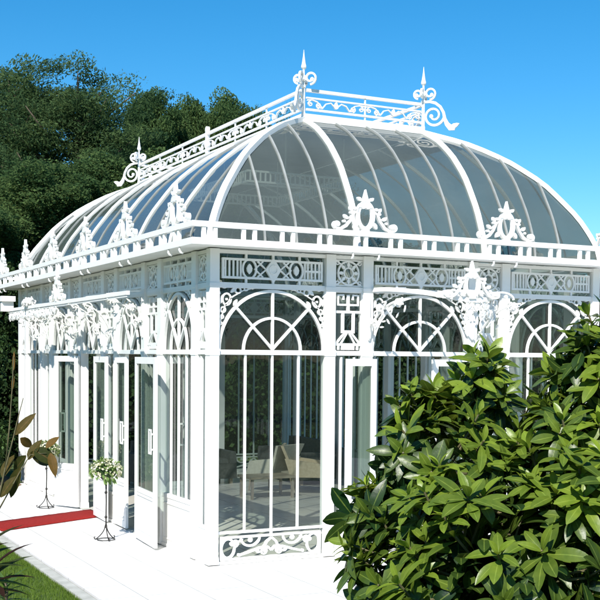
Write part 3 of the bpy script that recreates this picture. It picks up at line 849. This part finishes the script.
o = m.build('garden_bed', M['soil']); tag(o, kind='structure')

# grass blades
m = MB(); r_ = random.Random(3)
for k in range(52000):
    y = r_.uniform(-1.6, 5.5); x = GX - .16 - r_.random() ** 1.3 * 2.0
    if k % 25 == 0: x = GX - .15 - r_.random() * .03
    h = r_.uniform(.025, .06); a = r_.random() * 6.28; w = .0035; l = r_.uniform(0, .03); b = r_.random() * 6.28
    i = len(m.v); dx, dy = math.cos(a) * w, math.sin(a) * w; z = -.05
    m.v += [(x - dx, y - dy, z), (x + dx, y + dy, z), (x + math.cos(b) * l, y + math.sin(b) * l, z + h)]
    m.f.append((i, i + 1, i + 2)); tn = min(1, max(0, r_.gauss(.5, .22))); m.t += [tn * .7, tn * .7, tn]
o = m.build('grass', M['blade']); tag(o, 'short green lawn grass beside the pale terrace', kind='stuff')

# red carpet
m = MB(); n = 30
for k in range(n + 1):
    s_ = k / n; x = .10 + (-1.60 - .10) * s_
    yl = 4.36 + (3.50 - 4.36) * s_; yh = 5.12 + (4.32 - 5.12) * s_
    for q in range(5): m.v.append((x, yl + (yh - yl) * q / 4, .016 + .0015 * math.sin(k * 1.7 + q)))
for k in range(n):
    for q in range(4):
        p = k * 5 + q; m.f.append((p, p + 1, p + 6, p + 5))
o = m.build('red_carpet', M['carpet'], smooth=True)
so = o.modifiers.new('s', 'SOLIDIFY'); so.thickness = .010; so.offset = -1
tag(o, 'red carpet running from the open entrance across the pale terrace', 'carpet')

# ------------------------------------------------------------------ flower stands
LP = [.07, .30, .58, .82, .97, 1.0, .88, .60, .08]
def leaf_blade(m, base, d, up, l, w, tone, bend=.25, n=4, fold=.25, tip=1.0):
    """one leaf: midrib from base along d, drooping, with a folded blade"""
    d = Vector(d).normalized(); s = d.cross(Vector(up));
    if s.length < .05: s = d.cross(Vector((1, .3, 0)))
    s.normalize(); u = s.cross(d).normalized(); i = len(m.v); base = Vector(base)
    for k in range(n + 1):
        t = k / n; wd = w / 2 * (math.sin(math.pi * min(1, t ** .85 * .97 + .03)) ** .75 if k < n else .02)
        if n == 8: wd = w / 2 * LP[k]
        if k == 0: wd = w * .07
        c = base + d * (l * t) - u * (bend * l * t * t)
        e = u * (wd * fold)
        m.v += [tuple(c - s * wd + e), tuple(c), tuple(c + s * wd + e)]
        m.t += [tone, tone, tone]; m.r += [1, 0, 1]
    for k in range(n):
        p = i + 3 * k; m.f += [(p, p + 1, p + 4, p + 3), (p + 1, p + 2, p + 5, p + 4)]

def flower_stand(x, y, label, seed):
    r_ = random.Random(seed)
    root = tag(empty('flower_stand', (x, y, 0)), label, 'flower stand', 'flower stands beside the entrance')
    st = MB(); st.tube([(0, 0, .16), (0, 0, .30), (.004, 0, .5), (0, 0, .80)], [.012, .009, .009, .012], 8)
    for z in (.30, .62): st.lathe([(.008, z - .02), (.02, z - .008), (.02, z + .008), (.008, z + .02)], n=10)
    st.build('stem', M['iron'], root, smooth=True)
    for k in range(3):
        a = k * 2.094 + .5; lg = MB(); P = []
        for q in range(9):
            t = q / 8; r = .01 + .125 * t ** 1.4; z = .20 - .19 * t ** .7
            P.append((r * math.cos(a), r * math.sin(a), z))
        P += [(.15 * math.cos(a), .15 * math.sin(a), .014), (.158 * math.cos(a), .158 * math.sin(a), .035), (.142 * math.cos(a), .142 * math.sin(a), .042)]
        lg.tube(P, .007, 6); lg.build('leg', M['iron'], root, smooth=True)
    rg = MB(); rg.tube([(.115 * math.cos(q * .2618), .115 * math.sin(q * .2618), .012) for q in range(25)], .006, 6); rg.build('base_ring', M['iron'], root, smooth=True)
    bw = MB(); bw.lathe([(.012, .76), (.05, .785), (.08, .82), (.085, .84)], n=14); bw.build('bowl', M['iron'], root, smooth=True)
    fl = MB(); lf = MB(); C0 = Vector((0, 0, .90))
    for k in range(330):
        d = Vector((r_.gauss(0, 1), r_.gauss(0, 1), r_.gauss(.25, 1))).normalized()
        if d.z < -.55: continue
        c = C0 + Vector((d.x * .185, d.y * .185, d.z * .135)) * r_.uniform(.86, 1.08)
        if k % 5 < 2:
            for q in range(3): leaf_blade(lf, c, d + Vector((r_.uniform(-.9, .9), r_.uniform(-.9, .9), r_.uniform(-.7, .6))), (0, 0, 1), .055, .026, r_.random(), n=3)
        else:
            s = r_.uniform(.020, .028); tn = r_.random()
            for q in range(6):
                a = q * 1.047; u = d.orthogonal().normalized(); v = d.cross(u)
                leaf_blade(fl, c, u * math.cos(a) + v * math.sin(a) + d * .7, d, s, s * .9, tn, bend=-.3, n=3)
    for q in range(7): leaf_blade(lf, C0 + Vector((-.05 + .02 * q, -.1, -.08)), (r_.uniform(-.4, .4), -.2, -1), (0, 1, 0), .10, .03, .3)
    co = MB(); co.lathe([(.02, .80), (.12, .84), (.145, .90), (.11, .97), (.02, 1.0)], n=14); co.t = [.1] * len(co.v)
    fl.build('flowers', M['petal'], root); 
    lf.v += co.v if False else []
    lf.build('leaves', M['sprig'], root); co.build('moss_core', M['hedge'], root, smooth=True)
flower_stand(-.52, 2.26, 'iron stand with cream flower ball just in front of the folded white doors', 1)
flower_stand(-.46, 5.62, 'farther iron flower stand beyond the red carpet, half hidden by brown leaves', 2)

# ------------------------------------------------------------------ seats inside
def seat_chair(x, y, rz, mat, label):
    root = tag(empty('lounge_chair', (x, y, .012), rz), label, 'chair', 'lounge chairs inside the pavilion')
    m = MB(); m.box((-.30, -.30, .30), (.30, .28, .42), .012); m.build('seat', mat, root)
    m = MB()
    P = [(-.31, .24), (.31, .24)]
    i = len(m.v)
    for yy, zz, hw in ((.23, .42, .29), (.33, .62, .33), (.42, .84, .37)):
        m.v += [(-hw, yy, zz), (hw, yy, zz), (hw, yy + .05, zz), (-hw, yy + .05, zz)]
    for k in range(2):
        for e in range(4): a = 4 * k + e; b = 4 * k + (e + 1) % 4; m.f.append((a, b, b + 4, a + 4))
    m.f += [(3, 2, 1, 0), (8, 9, 10, 11)]; m.build('backrest', mat, root)
    for sg in (-1, 1):
        a_ = MB(); a_.poly([(-.28, .30), (.30, .30), (.40, .62), (-.20, .54)], -.025, .025); a_.v = [(sg * .325 + yv, xv, zv) for xv, yv, zv in a_.v]; a_.build('armrest', mat, root)
        for s2_ in (-1, 1):
            l_ = MB(); l_.tube([(sg * .25, s2_ * .24, .30), (sg * .28, s2_ * .27, 0)], [.022, .014], 8); l_.build('leg', M['wood'], root)
seat_chair(3.72, 6.30, R(205), M['cushion'], 'cream lounge chair seen behind the third glazing bar, left of the tan chair')
seat_chair(4.20, 5.75, R(60), M['tanchair'], 'tan lounge chair with tilted back inside, right of the cream chair')
def sofa(x, y, rz, w, label):
    root = tag(empty('sofa', (x, y, .012), rz), label, 'sofa', 'dark sofas inside the pavilion')
    m = MB(); m.box((-w / 2, -.38, .10), (w / 2, .38, .38), .01); m.build('base', M['dark'], root)
    m = MB(); m.box((-w / 2 + .15, .22, .38), (w / 2 - .15, .40, .80), .02); m.build('backrest', M['dark'], root)
    for k in range(2):
        m = MB(); a = (-w / 2 + .16) + k * (w / 2 - .155); m.box((a, -.37, .385), (a + w / 2 - .17, .21, .47), .02); m.build('cushion', M['dark'], root)
    for sg in (-1, 1):
        m = MB(); a = sg * (w / 2 - .075); m.box((a - .07, -.38, .38), (a + .07, .40, .60), .015); m.build('armrest', M['dark'], root)
        for s2_ in (-1, 1):
            m = MB(); m.box((sg * (w / 2 - .1) - .03, s2_ * .3 - .03, 0), (sg * (w / 2 - .1) + .03, s2_ * .3 + .03, .10)); m.build('leg', M['wood'], root)
sofa(2.6, 7.9, 0, 2.0, 'charcoal sofa inside, left of the cream chair')
sofa(4.9, 7.7, R(-90), 1.9, 'charcoal sofa inside against the far wall behind the tan chair')
root = tag(empty('low_table', (3.25, 5.45, .012)), 'low wooden table in front of the lounge chairs inside', 'table')
m = MB(); m.box((-.42, -.28, .34), (.42, .28, .375)); m.build('tabletop', M['wood'], root)
for a in (-.37, .37):
    for b in (-.23, .23):
        m = MB(); m.box((a - .02, b - .02, 0), (a + .02, b + .02, .34)); m.build('leg', M['wood'], root)

# ------------------------------------------------------------------ camera frame helper for laying out the garden
CAM = Vector((-4.83, -11.96, 2.4)); TH = R(26.544)
FW = Vector((math.sin(TH), math.cos(TH), 0)); RT = Vector((math.cos(TH), -math.sin(TH), 0))
def at(px, d, z=0):          # plan position d metres ahead, at picture column px
    return Vector((CAM.x, CAM.y, 0)) + FW * d + RT * ((px - 300) / 1137.3 * d) + Vector((0, 0, z))
def ztop(py, d): return 2.4 - (py - 356) / 1137.3 * d

# ------------------------------------------------------------------ trees
def tree_meshes(kind, seed, nleaf):
    """unit-ish tree 10 m tall: crown mesh + trunk mesh"""
    r_ = random.Random(seed); tr = MB(); cr = MB(); H = 10.0
    lean = Vector((r_.uniform(-.4, .4), r_.uniform(-.4, .4), 0))
    tp = [Vector((0, 0, -.4)), Vector((0, 0, 1)), lean * .4 + Vector((0, 0, 4)), lean * .8 + Vector((0, 0, 7)), lean + Vector((0, 0, 9.6))]
    tr.tube(tp, [.30, .24, .18, .10, .03], 8)
    tips = []
    nl = 46 if kind == 'pine' else 34
    for k in range(nl):
        f = (k + .5) / nl; z = (1.0 if kind == 'pine' else 2.0) + (H - 1.6) * f ** .9; a = k * 2.399 + r_.uniform(-.4, .4)
        base = lean * (z / 9.6) + Vector((0, 0, z))
        if kind == 'pine': ln = (3.4 * (1 - f) ** .6 + .7) * r_.uniform(.65, 1.25); rise = r_.uniform(.15, .6)
        else: ln = (3.3 * math.sin(math.pi * (f * .80 + .18)) ** .7 + .4) * r_.uniform(.7, 1.15); rise = r_.uniform(.1, .7)
        d = Vector((math.cos(a), math.sin(a), rise)).normalized()
        P = [base, base + d * ln * .5 + Vector((0, 0, -.05)), base + d * ln + Vector((0, 0, .12 * ln))]
        tr.tube(P, [.07, .045, .012], 5)
        nb = 5 if kind == 'pine' else 6
        for q in range(nb):
            t = .35 + .65 * q / (nb - 1); c = base + d * ln * t + Vector((r_.gauss(0, .28), r_.gauss(0, .28), r_.gauss(0, .2) + .1 * ln * t * t))
            tips.append((c, d, r_.uniform(.38, .72) * (1 if kind == 'pine' else 1.15)))
    per = nleaf // len(tips)
    for c, d, rad in tips:
        tone0 = r_.uniform(.1, .8)
        for q in range(per):
            v = Vector((r_.gauss(0, 1), r_.gauss(0, 1), r_.gauss(0, 1))).normalized() * rad * r_.random() ** .35
            if kind == 'pine': v.z *= .45; v += d * r_.uniform(-.5, .7) * rad
            else: v.z *= .75
            p = c + v; s = r_.uniform(.026, .054) * (1 if kind == 'pine' else 1.15)
            if kind == 'pine': ax = (d * .6 + Vector((r_.gauss(0, .6), r_.gauss(0, .6), r_.gauss(.1, .5)))).normalized() * s * 1.35
            else: ax = Vector((r_.gauss(0, 1), r_.gauss(0, 1), r_.gauss(-.2, .7))).normalized() * s * 1.2
            sd = ax.cross(Vector((r_.gauss(0, 1), r_.gauss(0, 1), r_.gauss(0, 1)))).normalized() * s * (.42 if kind == 'pine' else .75)
            i = len(cr.v); cr.v += [tuple(p - ax), tuple(p + sd), tuple(p + ax), tuple(p - sd)]; cr.f.append((i, i + 1, i + 2, i + 3))
            tn = min(1, max(0, tone0 + r_.gauss(0, .18))); cr.t += [tn] * 4
    zm = max(v[2] for v in cr.v) / 10.0
    for q in (tr, cr): q.v = [(x, y, z / zm) for x, y, z in q.v]
    return tr.mesh('trunk', M['bark'], True), cr.mesh('crown', M['tree_a'] if kind == 'pine' else M['tree_b'])
TM = {('pine', 0): tree_meshes('pine', 21, 110000), ('pine', 1): tree_meshes('pine', 22, 110000), ('leafy', 0): tree_meshes('leafy', 23, 110000)}
TM[('leafy', 1)] = TM[('leafy', 0)]
def tree(kind, v, px, d, ypx, width, label, rot=0, group='trees standing behind the pavilion', name=None, zg=-.14):
    h = ztop(ypx, d) - zg; p = at(px, d, zg)
    root = tag(empty(name or ('pine_tree' if kind == 'pine' else 'leafy_tree'), p, rot), label, 'tree', group)
    a, b = TM[(kind, v)]; root.scale = (width, width, h / 10.0)
    link('trunk', a, root); link('crown', b, root); return root
FAR = [  # kind, variant, picture column, distance, picture row of the top, spread, label
 ('pine', 0, 20, 38, 64, 1.15, 'tall dark conifer at the far left edge of the wood'),
 ('pine', 1, 74, 37, 60, 1.15, 'conifer with branches reaching right against the blue sky'),
 ('leafy', 0, 152, 46, 88, .72, 'round green tree just right of the reaching conifer'),
 ('leafy', 1, 190, 48, 94, .72, 'round-topped tree above the left end of the ridge railing'),
 ('leafy', 0, 226, 50, 90, .80, 'dark round tree showing above the middle of the ridge railing'),
 ('pine', 1, 264, 54, 104, .50, 'dark tree whose tip shows beside the tallest spire'),
 ('pine', 1, -40, 38, 70, 1.1, 'dark conifer cut off by the left edge of the view'),
 ('leafy', 0, 45, 31, 160, .85, 'lighter bushy tree in front of the tall conifers'),
 ('leafy', 1, 105, 33, 150, .85, 'mid green tree behind the far end spire'),
 ('leafy', 0, 165, 36, 150, .85, 'green tree behind the left slope of the glass roof'),
 ('leafy', 1, 0, 29, 205, .80, 'low leafy tree at the left behind the eave crests'),
 ('pine', 0, 320, 46, 185, .9, 'conifer hidden mostly behind the roof deck'),
 ('leafy', 0, 385, 38, 240, .9, 'tree seen through the glass of the middle front bay'),
 ('leafy', 1, 450, 36, 250, .9, 'tree behind the pavilion seen right of the front door'),
 ('leafy', 0, 520, 36, 262, .9, 'tree seen through the right front window'),
 ('leafy', 1, 590, 34, 275, .9, 'tree behind the right corner of the pavilion'),
 ('leafy', 1, 650, 33, 270, .9, 'tree beyond the right edge of the view'),
 ('leafy', 0, -80, 31, 150, 1.0, 'leafy tree beyond the left edge of the view'),
]
for i, (k, v, px, d, yp, wd, lb) in enumerate(FAR): tree(k, v, px, d, yp, wd, lb, rot=i * 1.3 + .4)
# the garden behind the viewer and to the left, seen only as reflections in the panes
for i, (x, y, w_, h_) in enumerate(((-20, -30, 1.0, 9), (-13, -34, 1.1, 8.5), (-5, -36, 1.0, 9), (3, -35, 1.1, 8), (11, -33, 1.0, 9), (-26, -24, 1.0, 8), (-28, -14, 1.1, 8), (-25, -4, 1.0, 8), (-23, 5, 1.1, 7.5), (-21, 14, 1.0, 8), (19, -28, 1.1, 8.5))):
    a, b = TM[('leafy', 0)]; root = tag(empty('leafy_tree', (x, y, -.14), i * 1.1), 'leafy garden tree behind the viewer, only reflected in the panes', 'tree', 'trees behind the viewer')
    root.scale = (w_, w_, h_ / 10); link('trunk', a, root); link('crown', b, root)
# understorey thicket closing the gaps between the trunks, and the rising ground behind
m = MB(); r_ = random.Random(77)
for k in range(150000):
    px = r_.uniform(-120, 760); d = r_.uniform(26, 33) + max(0, (px - 100)) * .01; hmax = 3.6 + 1.0 * math.sin(px * .05) + .8 * math.sin(px * .13 + 1)
    z = hmax * r_.random() ** .8 - .1; p = at(px, d, z)
    ax = Vector((r_.gauss(0, 1), r_.gauss(0, 1), r_.gauss(0, 1))).normalized() * r_.uniform(.05, .09)
    sd = ax.cross(Vector((r_.gauss(0, 1), r_.gauss(0, 1), r_.gauss(0, 1)))).normalized() * .06
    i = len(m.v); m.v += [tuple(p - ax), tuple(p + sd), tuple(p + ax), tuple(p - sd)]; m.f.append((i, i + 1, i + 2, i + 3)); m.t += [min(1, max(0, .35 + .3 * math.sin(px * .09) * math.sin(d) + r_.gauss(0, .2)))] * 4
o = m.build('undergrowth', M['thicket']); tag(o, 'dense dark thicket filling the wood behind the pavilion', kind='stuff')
m = MB(); nx, ny = 60, 14
for j in range(ny + 1):
    for i in range(nx + 1):
        px = -400 + 1500 * i / nx; d = 50 + 50 * j / ny
        f = j / ny; top = 17 * max(0, min(1, (360 - px) / 300)) + 2.5
        p = at(px, d, -.4 + top * math.sin(f * math.pi / 2) + .6 * math.sin(i * .9) * f); m.v.append(tuple(p))
for j in range(ny):
    for i in range(nx):
        p = j * (nx + 1) + i; m.f.append((p, p + 1, p + nx + 2, p + nx + 1))
o = m.build('hill', M['lawn'], smooth=True); tag(o, kind='structure')

# ------------------------------------------------------------------ garden shrubs by the far corner
def leafy_mass(blobs, n, ll, lw, seed, mat, tone=(.45, .2)):
    m = MB(); r_ = random.Random(seed); tot = sum(b[3] ** 2 for b in blobs)
    for (x, y, z, rad) in blobs:
        for k in range(int(n * rad * rad / tot)):
            d = Vector((r_.gauss(0, 1), r_.gauss(0, 1), r_.gauss(0, 1))).normalized(); c = Vector((x, y, z)) + d * rad * r_.uniform(.62, 1.05)
            if c.z < .02: continue
            leaf_blade(m, c, d * .6 + Vector((r_.gauss(0, .6), r_.gauss(0, .6), r_.gauss(0, .6))), (0, 0, 1), ll * r_.uniform(.7, 1.2), lw, min(1, max(0, r_.gauss(*tone))), n=2)
    return m
def shrub(x, y, h, w, label, seed, n=9000):
    r_ = random.Random(seed); root = tag(empty('garden_shrub', (x, y, 0)), label, 'shrub', 'shrubs beyond the far corner of the pavilion')
    bl = []
    for k in range(9):
        z = h * (.16 + .70 * k / 8); bl.append((r_.uniform(-.25, .25) * w, r_.uniform(-.25, .25) * w, z, w * r_.uniform(.30, .45) * (1 - .35 * k / 8)))
    st = MB()
    for q in bl[:7]: st.tube([(0, 0, -.05), (q[0] * .5, q[1] * .5, q[2] * .5), (q[0], q[1], q[2])], [.03, .02, .01], 6)
    st.build('stem', M['bark'], root)
    leafy_mass(bl, n, .09, .05, seed, None).build('foliage', M['hedge'], root)
shrub(-.95, 9.3, 1.35, 1.3, 'low dark shrub at the edge of the pale terrace by the far corner', 31)
shrub(-.75, 10.9, 3.0, 1.7, 'tall dark shrub standing past the far corner post', 32)
shrub(-2.0, 10.2, 2.3, 1.6, 'dark shrub at the left edge beside the bed of soil', 33)
shrub(-1.7, 12.6, 3.4, 2.4, 'tallest shrub rising behind the other garden shrubs', 34, 12000)

# ------------------------------------------------------------------ foreground: glossy evergreen shrubs
def whorl(m, c, axis, r_, L0, tone, n=None):
    axis = Vector(axis).normalized(); u = axis.orthogonal().normalized(); v = axis.cross(u); n = n or r_.randint(9, 13); a0 = r_.random() * 6.28
    for k in range(n):
        inner = k >= n - 3
        a = a0 + k * 2.399; sp = r_.uniform(.25, .6) if inner else r_.uniform(.8, 2.2)
        d = (u * math.cos(a) + v * math.sin(a)) * sp + axis * (1.0 if inner else .55)
        l = L0 * (r_.uniform(.55, .8) if inner else r_.uniform(.8, 1.2)); tn = tone + (.22 if inner else r_.uniform(-.12, .08))
        b = Vector(c) - axis * (0 if inner else r_.uniform(0, .03))
        leaf_blade(m, b, d, axis, l, l * r_.uniform(.30, .40), min(1, max(0, tn)), bend=r_.uniform(.1, .55), n=8, fold=r_.uniform(.10, .38))
def glossy_shrub(loc, blobs, label, seed, L0=.092):
    """blobs: local ellipsoids (x, y, z, r) in metres above the shrub's foot"""
    r_ = random.Random(seed); root = tag(empty('broadleaf_shrub', loc), label, 'shrub', 'broad leaved shrubs in the foreground')
    lf = MB(); st = MB(); pts = []
    for (x, y, z, rad) in blobs:
        k = 0; N = int(98 * (rad / .35) ** 2) + 3
        for q in range(N * 3):
            if k >= N: break
            ph = math.acos(1 - 2 * (q + .5) / (N * 3)); a = q * 2.399 + r_.uniform(-.3, .3)
            d = Vector((math.sin(ph) * math.cos(a), math.sin(ph) * math.sin(a), math.cos(ph)))
            if r_.random() < .60: continue
            p = Vector((x, y, z)) + d * rad * r_.uniform(.74, 1.24)
            if any((p - Vector(b[:3])).length < b[3] * .80 for b in blobs): continue
            ax = (d + Vector((r_.gauss(0, .2), r_.gauss(0, .2), .55 + r_.gauss(0, .2)))).normalized()
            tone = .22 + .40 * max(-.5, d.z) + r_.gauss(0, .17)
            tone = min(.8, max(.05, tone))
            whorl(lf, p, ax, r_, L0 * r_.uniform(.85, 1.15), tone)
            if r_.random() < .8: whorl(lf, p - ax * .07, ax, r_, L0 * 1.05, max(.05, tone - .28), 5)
            st.tube([p + ax * .01, p - ax * .06, p - ax * .06 - d * min(.11, rad * .8)], [.0030, .004, .004], 5); k += 1
        # inner shaded leaves
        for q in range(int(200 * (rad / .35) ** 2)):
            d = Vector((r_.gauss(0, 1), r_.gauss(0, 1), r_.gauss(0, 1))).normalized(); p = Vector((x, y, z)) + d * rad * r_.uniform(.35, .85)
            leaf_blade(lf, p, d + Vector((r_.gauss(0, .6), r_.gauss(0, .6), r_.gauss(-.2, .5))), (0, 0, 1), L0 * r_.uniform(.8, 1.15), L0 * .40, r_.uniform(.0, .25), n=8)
        if rad > .1: st.tube([(0, 0, 0), (x * .3, y * .3, z * .5), (x * .8, y * .8, z * .80), (x, y, z - rad * .3)], [.03, .024, .016, .008], 7)
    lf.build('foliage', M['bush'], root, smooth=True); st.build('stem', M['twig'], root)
    return root
def blob(px, py, d, r, foot):
    p = at(px, d, ztop(py, d)); return (p.x - foot.x, p.y - foot.y, p.z - foot.z, r)
D = 3.35
f1 = at(450, D + .15, -.14)
glossy_shrub(f1, [blob(460, 565, D, .27, f1), blob(444, 462, D + .12, .17, f1), blob(500, 470, D + .2, .20, f1), blob(482, 392, D + .2, .075, f1), blob(482, 362, D + .2, .035, f1), blob(430, 420, D + .2, .10, f1), blob(400, 590, D - .05, .14, f1), blob(378, 508, D + .05, .075, f1), blob(405, 455, D + .1, .07, f1),
    blob(500, 580, D - .1, .30, f1), blob(480, 680, D, .36, f1)], 'glossy green shrub with pale new leaves left of the taller foreground shrub', 41)
f2 = at(600, D + .25, -.14)
glossy_shrub(f2, [blob(606, 385, D + .15, .17, f2), blob(575, 352, D + .1, .06, f2), blob(604, 343, D + .15, .085, f2), blob(560, 455, D + .1, .16, f2), blob(585, 530, D, .28, f2), blob(640, 430, D + .2, .28, f2), blob(640, 560, D + .1, .34, f2), blob(600, 660, D, .36, f2)],
    'taller glossy green shrub at the right edge of the view', 42)

# ------------------------------------------------------------------ foreground left: bronze leaved plant and strap leaved plants
def bronze_plant():
    d0 = 6.2; foot = at(2, d0, -.05)
    root = tag(empty('bronze_leaved_plant', foot), 'slender plant with large bronze green leaves over the lawn edge', 'plant')
    r_ = random.Random(9)
    def L_(px, py, dd=0): p = at(px, d0 + dd, ztop(py, d0 + dd)); return p - foot
    st = MB(); lf = MB()
    st.tube([Vector((0, 0, 0)), L_(-6, 520), L_(5, 470), L_(13, 440), L_(19, 415), L_(23, 400)], [.008, .006, .005, .004, .003, .002], 6)
    st.tube([L_(-6, 520), L_(8, 495), L_(22, 470), L_(30, 457), L_(46, 455)], [.005, .004, .0035, .003, .002], 6)
    st.tube([L_(5, 470), L_(9, 430), L_(12, 390), L_(13.5, 358)], [.005, .004, .003, .002], 5)
    for a, b, w, tn, dz in (((15, 437), (37, 415), .055, .45, 0), ((20, 440), (32, 452), .05, .75, .05), ((28, 462), (42, 440), .06, .35, .03), ((34, 452), (55, 468), .09, .10, 0), ((30, 455), (50, 470), .08, .2, .08),
                         ((46, 450), (60, 438), .045, .85, .04), ((50, 455), (55, 480), .05, .8, -.05), ((26, 458), (10, 480), .06, .15, .1), ((20, 470), (8, 505), .07, .2, .05), ((2, 480), (14, 455), .06, .35, .1), ((0, 500), (16, 478), .06, .3, 0),
                         ((-8, 500), (-22, 470), .08, .3, .1), ((-6, 470), (-30, 450), .08, .4, 0), ((12, 392), (13.5, 375), .016, .9, 0), ((13.5, 372), (13.5, 352), .016, .9, 0)):
        p, q = L_(*a), L_(*b, dz); v = q - p
        leaf_blade(lf, p, v + Vector((0, 0, v.length * .15)), FW * -1 + Vector((r_.uniform(-.5, .5), r_.uniform(-.4, .4), .6)), v.length * .95, w * 1.0, tn, bend=.15, n=6, fold=.3)
    st.build('stem', M['twig'], root, smooth=True); lf.build('foliage', M['bronze'], root, smooth=True)
bronze_plant()
def strap_plant(px, d, ytop, label, seed, mat, n=26, l=.42, w=.045):
    foot = at(px, d, -.05); h = ztop(ytop, d) + .05; r_ = random.Random(seed)
    root = tag(empty('strap_leaved_plant', foot), label, 'plant', 'strap leaved plants at the lawn edge')
    st = MB(); st.tube([(0, 0, 0), (.02, .01, h * .45), (0, 0, h - l * .7)], [.018, .014, .010], 7); st.build('stem', M['bark'], root, smooth=True)
    lf = MB()
    for k in range(n):
        a = k * 2.399; z = h - l * .75 - .22 * (1 - k / n); el = .15 + 1.3 * (k / n) ** 1.1
        leaf_blade(lf, (0, 0, z), (math.cos(a), math.sin(a), el), (0, 0, 1), l * r_.uniform(.8, 1.15), w, min(1, max(0, r_.gauss(.5, .35))), bend=.35, n=6, fold=.35)
    lf.build('foliage', mat, root, smooth=True)
strap_plant(-8, 9.3, 538, 'red and green strap leaved plant in the lawn corner', 51, M['croton'], 15, .34, .085)
strap_plant(-22, 7.9, 520, 'taller strap leaved plant at the left edge above the lawn', 52, M['croton'], 14, .34, .09)
strap_plant(4, 10.6, 566, 'low green strap leaved plant rooted in the grass', 53, M['hedge'], 24, .26, .035)
m_pot = None

# ------------------------------------------------------------------ light, sky, camera
EL = 43; sd = Vector((-.67, -.74, 0)).normalized()
S.world = bpy.data.worlds.new('World'); S.world.use_nodes = True
nt = S.world.node_tree; nt.nodes.clear()
sk = nt.nodes.new('ShaderNodeTexSky'); sk.sky_type = 'NISHITA'; sk.sun_disc = False
sk.sun_elevation = R(EL); sk.sun_rotation = math.atan2(sd.x, sd.y) % (2 * math.pi)
sk.altitude = 0; sk.air_density = 1.0; sk.dust_density = 0; sk.ozone_density = 7.0
hsv = nt.nodes.new('ShaderNodeHueSaturation'); hsv.inputs['Saturation'].default_value = 1.27; hsv.inputs['Hue'].default_value = .490
bg = nt.nodes.new('ShaderNodeBackground'); bg.inputs[1].default_value = .096
wo = nt.nodes.new('ShaderNodeOutputWorld'); nt.links.new(sk.outputs[0], hsv.inputs['Color']); nt.links.new(hsv.outputs[0], bg.inputs[0]); nt.links.new(bg.outputs[0], wo.inputs[0])
sun = bpy.data.lights.new('sun', 'SUN'); sun.energy = 4.6; sun.angle = R(.5); sun.color = (1, .96, .90)
so = bpy.data.objects.new('sun', sun); C.objects.link(so); so.location = (-10, -10, 20)
sv = Vector((sd.x * math.cos(R(EL)), sd.y * math.cos(R(EL)), math.sin(R(EL))))
so.rotation_euler = sv.to_track_quat('Z', 'Y').to_euler()

cam = bpy.data.cameras.new('camera'); co = bpy.data.objects.new('camera', cam); C.objects.link(co)
t_ = R(-2.418); r0 = R(.473)
f = Vector((math.sin(TH) * math.cos(t_), math.cos(TH) * math.cos(t_), math.sin(t_)))
rt = RT.copy(); up = rt.cross(f)
r2 = rt * math.cos(r0) + up * math.sin(r0); u2 = up * math.cos(r0) - rt * math.sin(r0)
mt = Matrix((r2, u2, -f)).transposed().to_4x4(); mt.translation = CAM; co.matrix_world = mt
cam.sensor_width = 36; cam.lens = 1137.3 / 600 * 36; cam.shift_y = 104.35 / 600; cam.clip_end = 1500; cam.clip_start = .05
S.camera = co
S.view_settings.view_transform = 'Standard'; S.view_settings.look = 'None'; S.view_settings.gamma = 1; S.view_settings.exposure = .68
S.render.engine = 'CYCLES'
S.cycles.max_bounces = 10; S.cycles.transparent_max_bounces = 24; S.cycles.glossy_bounces = 4; S.cycles.diffuse_bounces = 4
S.cycles.caustics_reflective = False; S.cycles.caustics_refractive = False
S.cycles.use_denoising = True
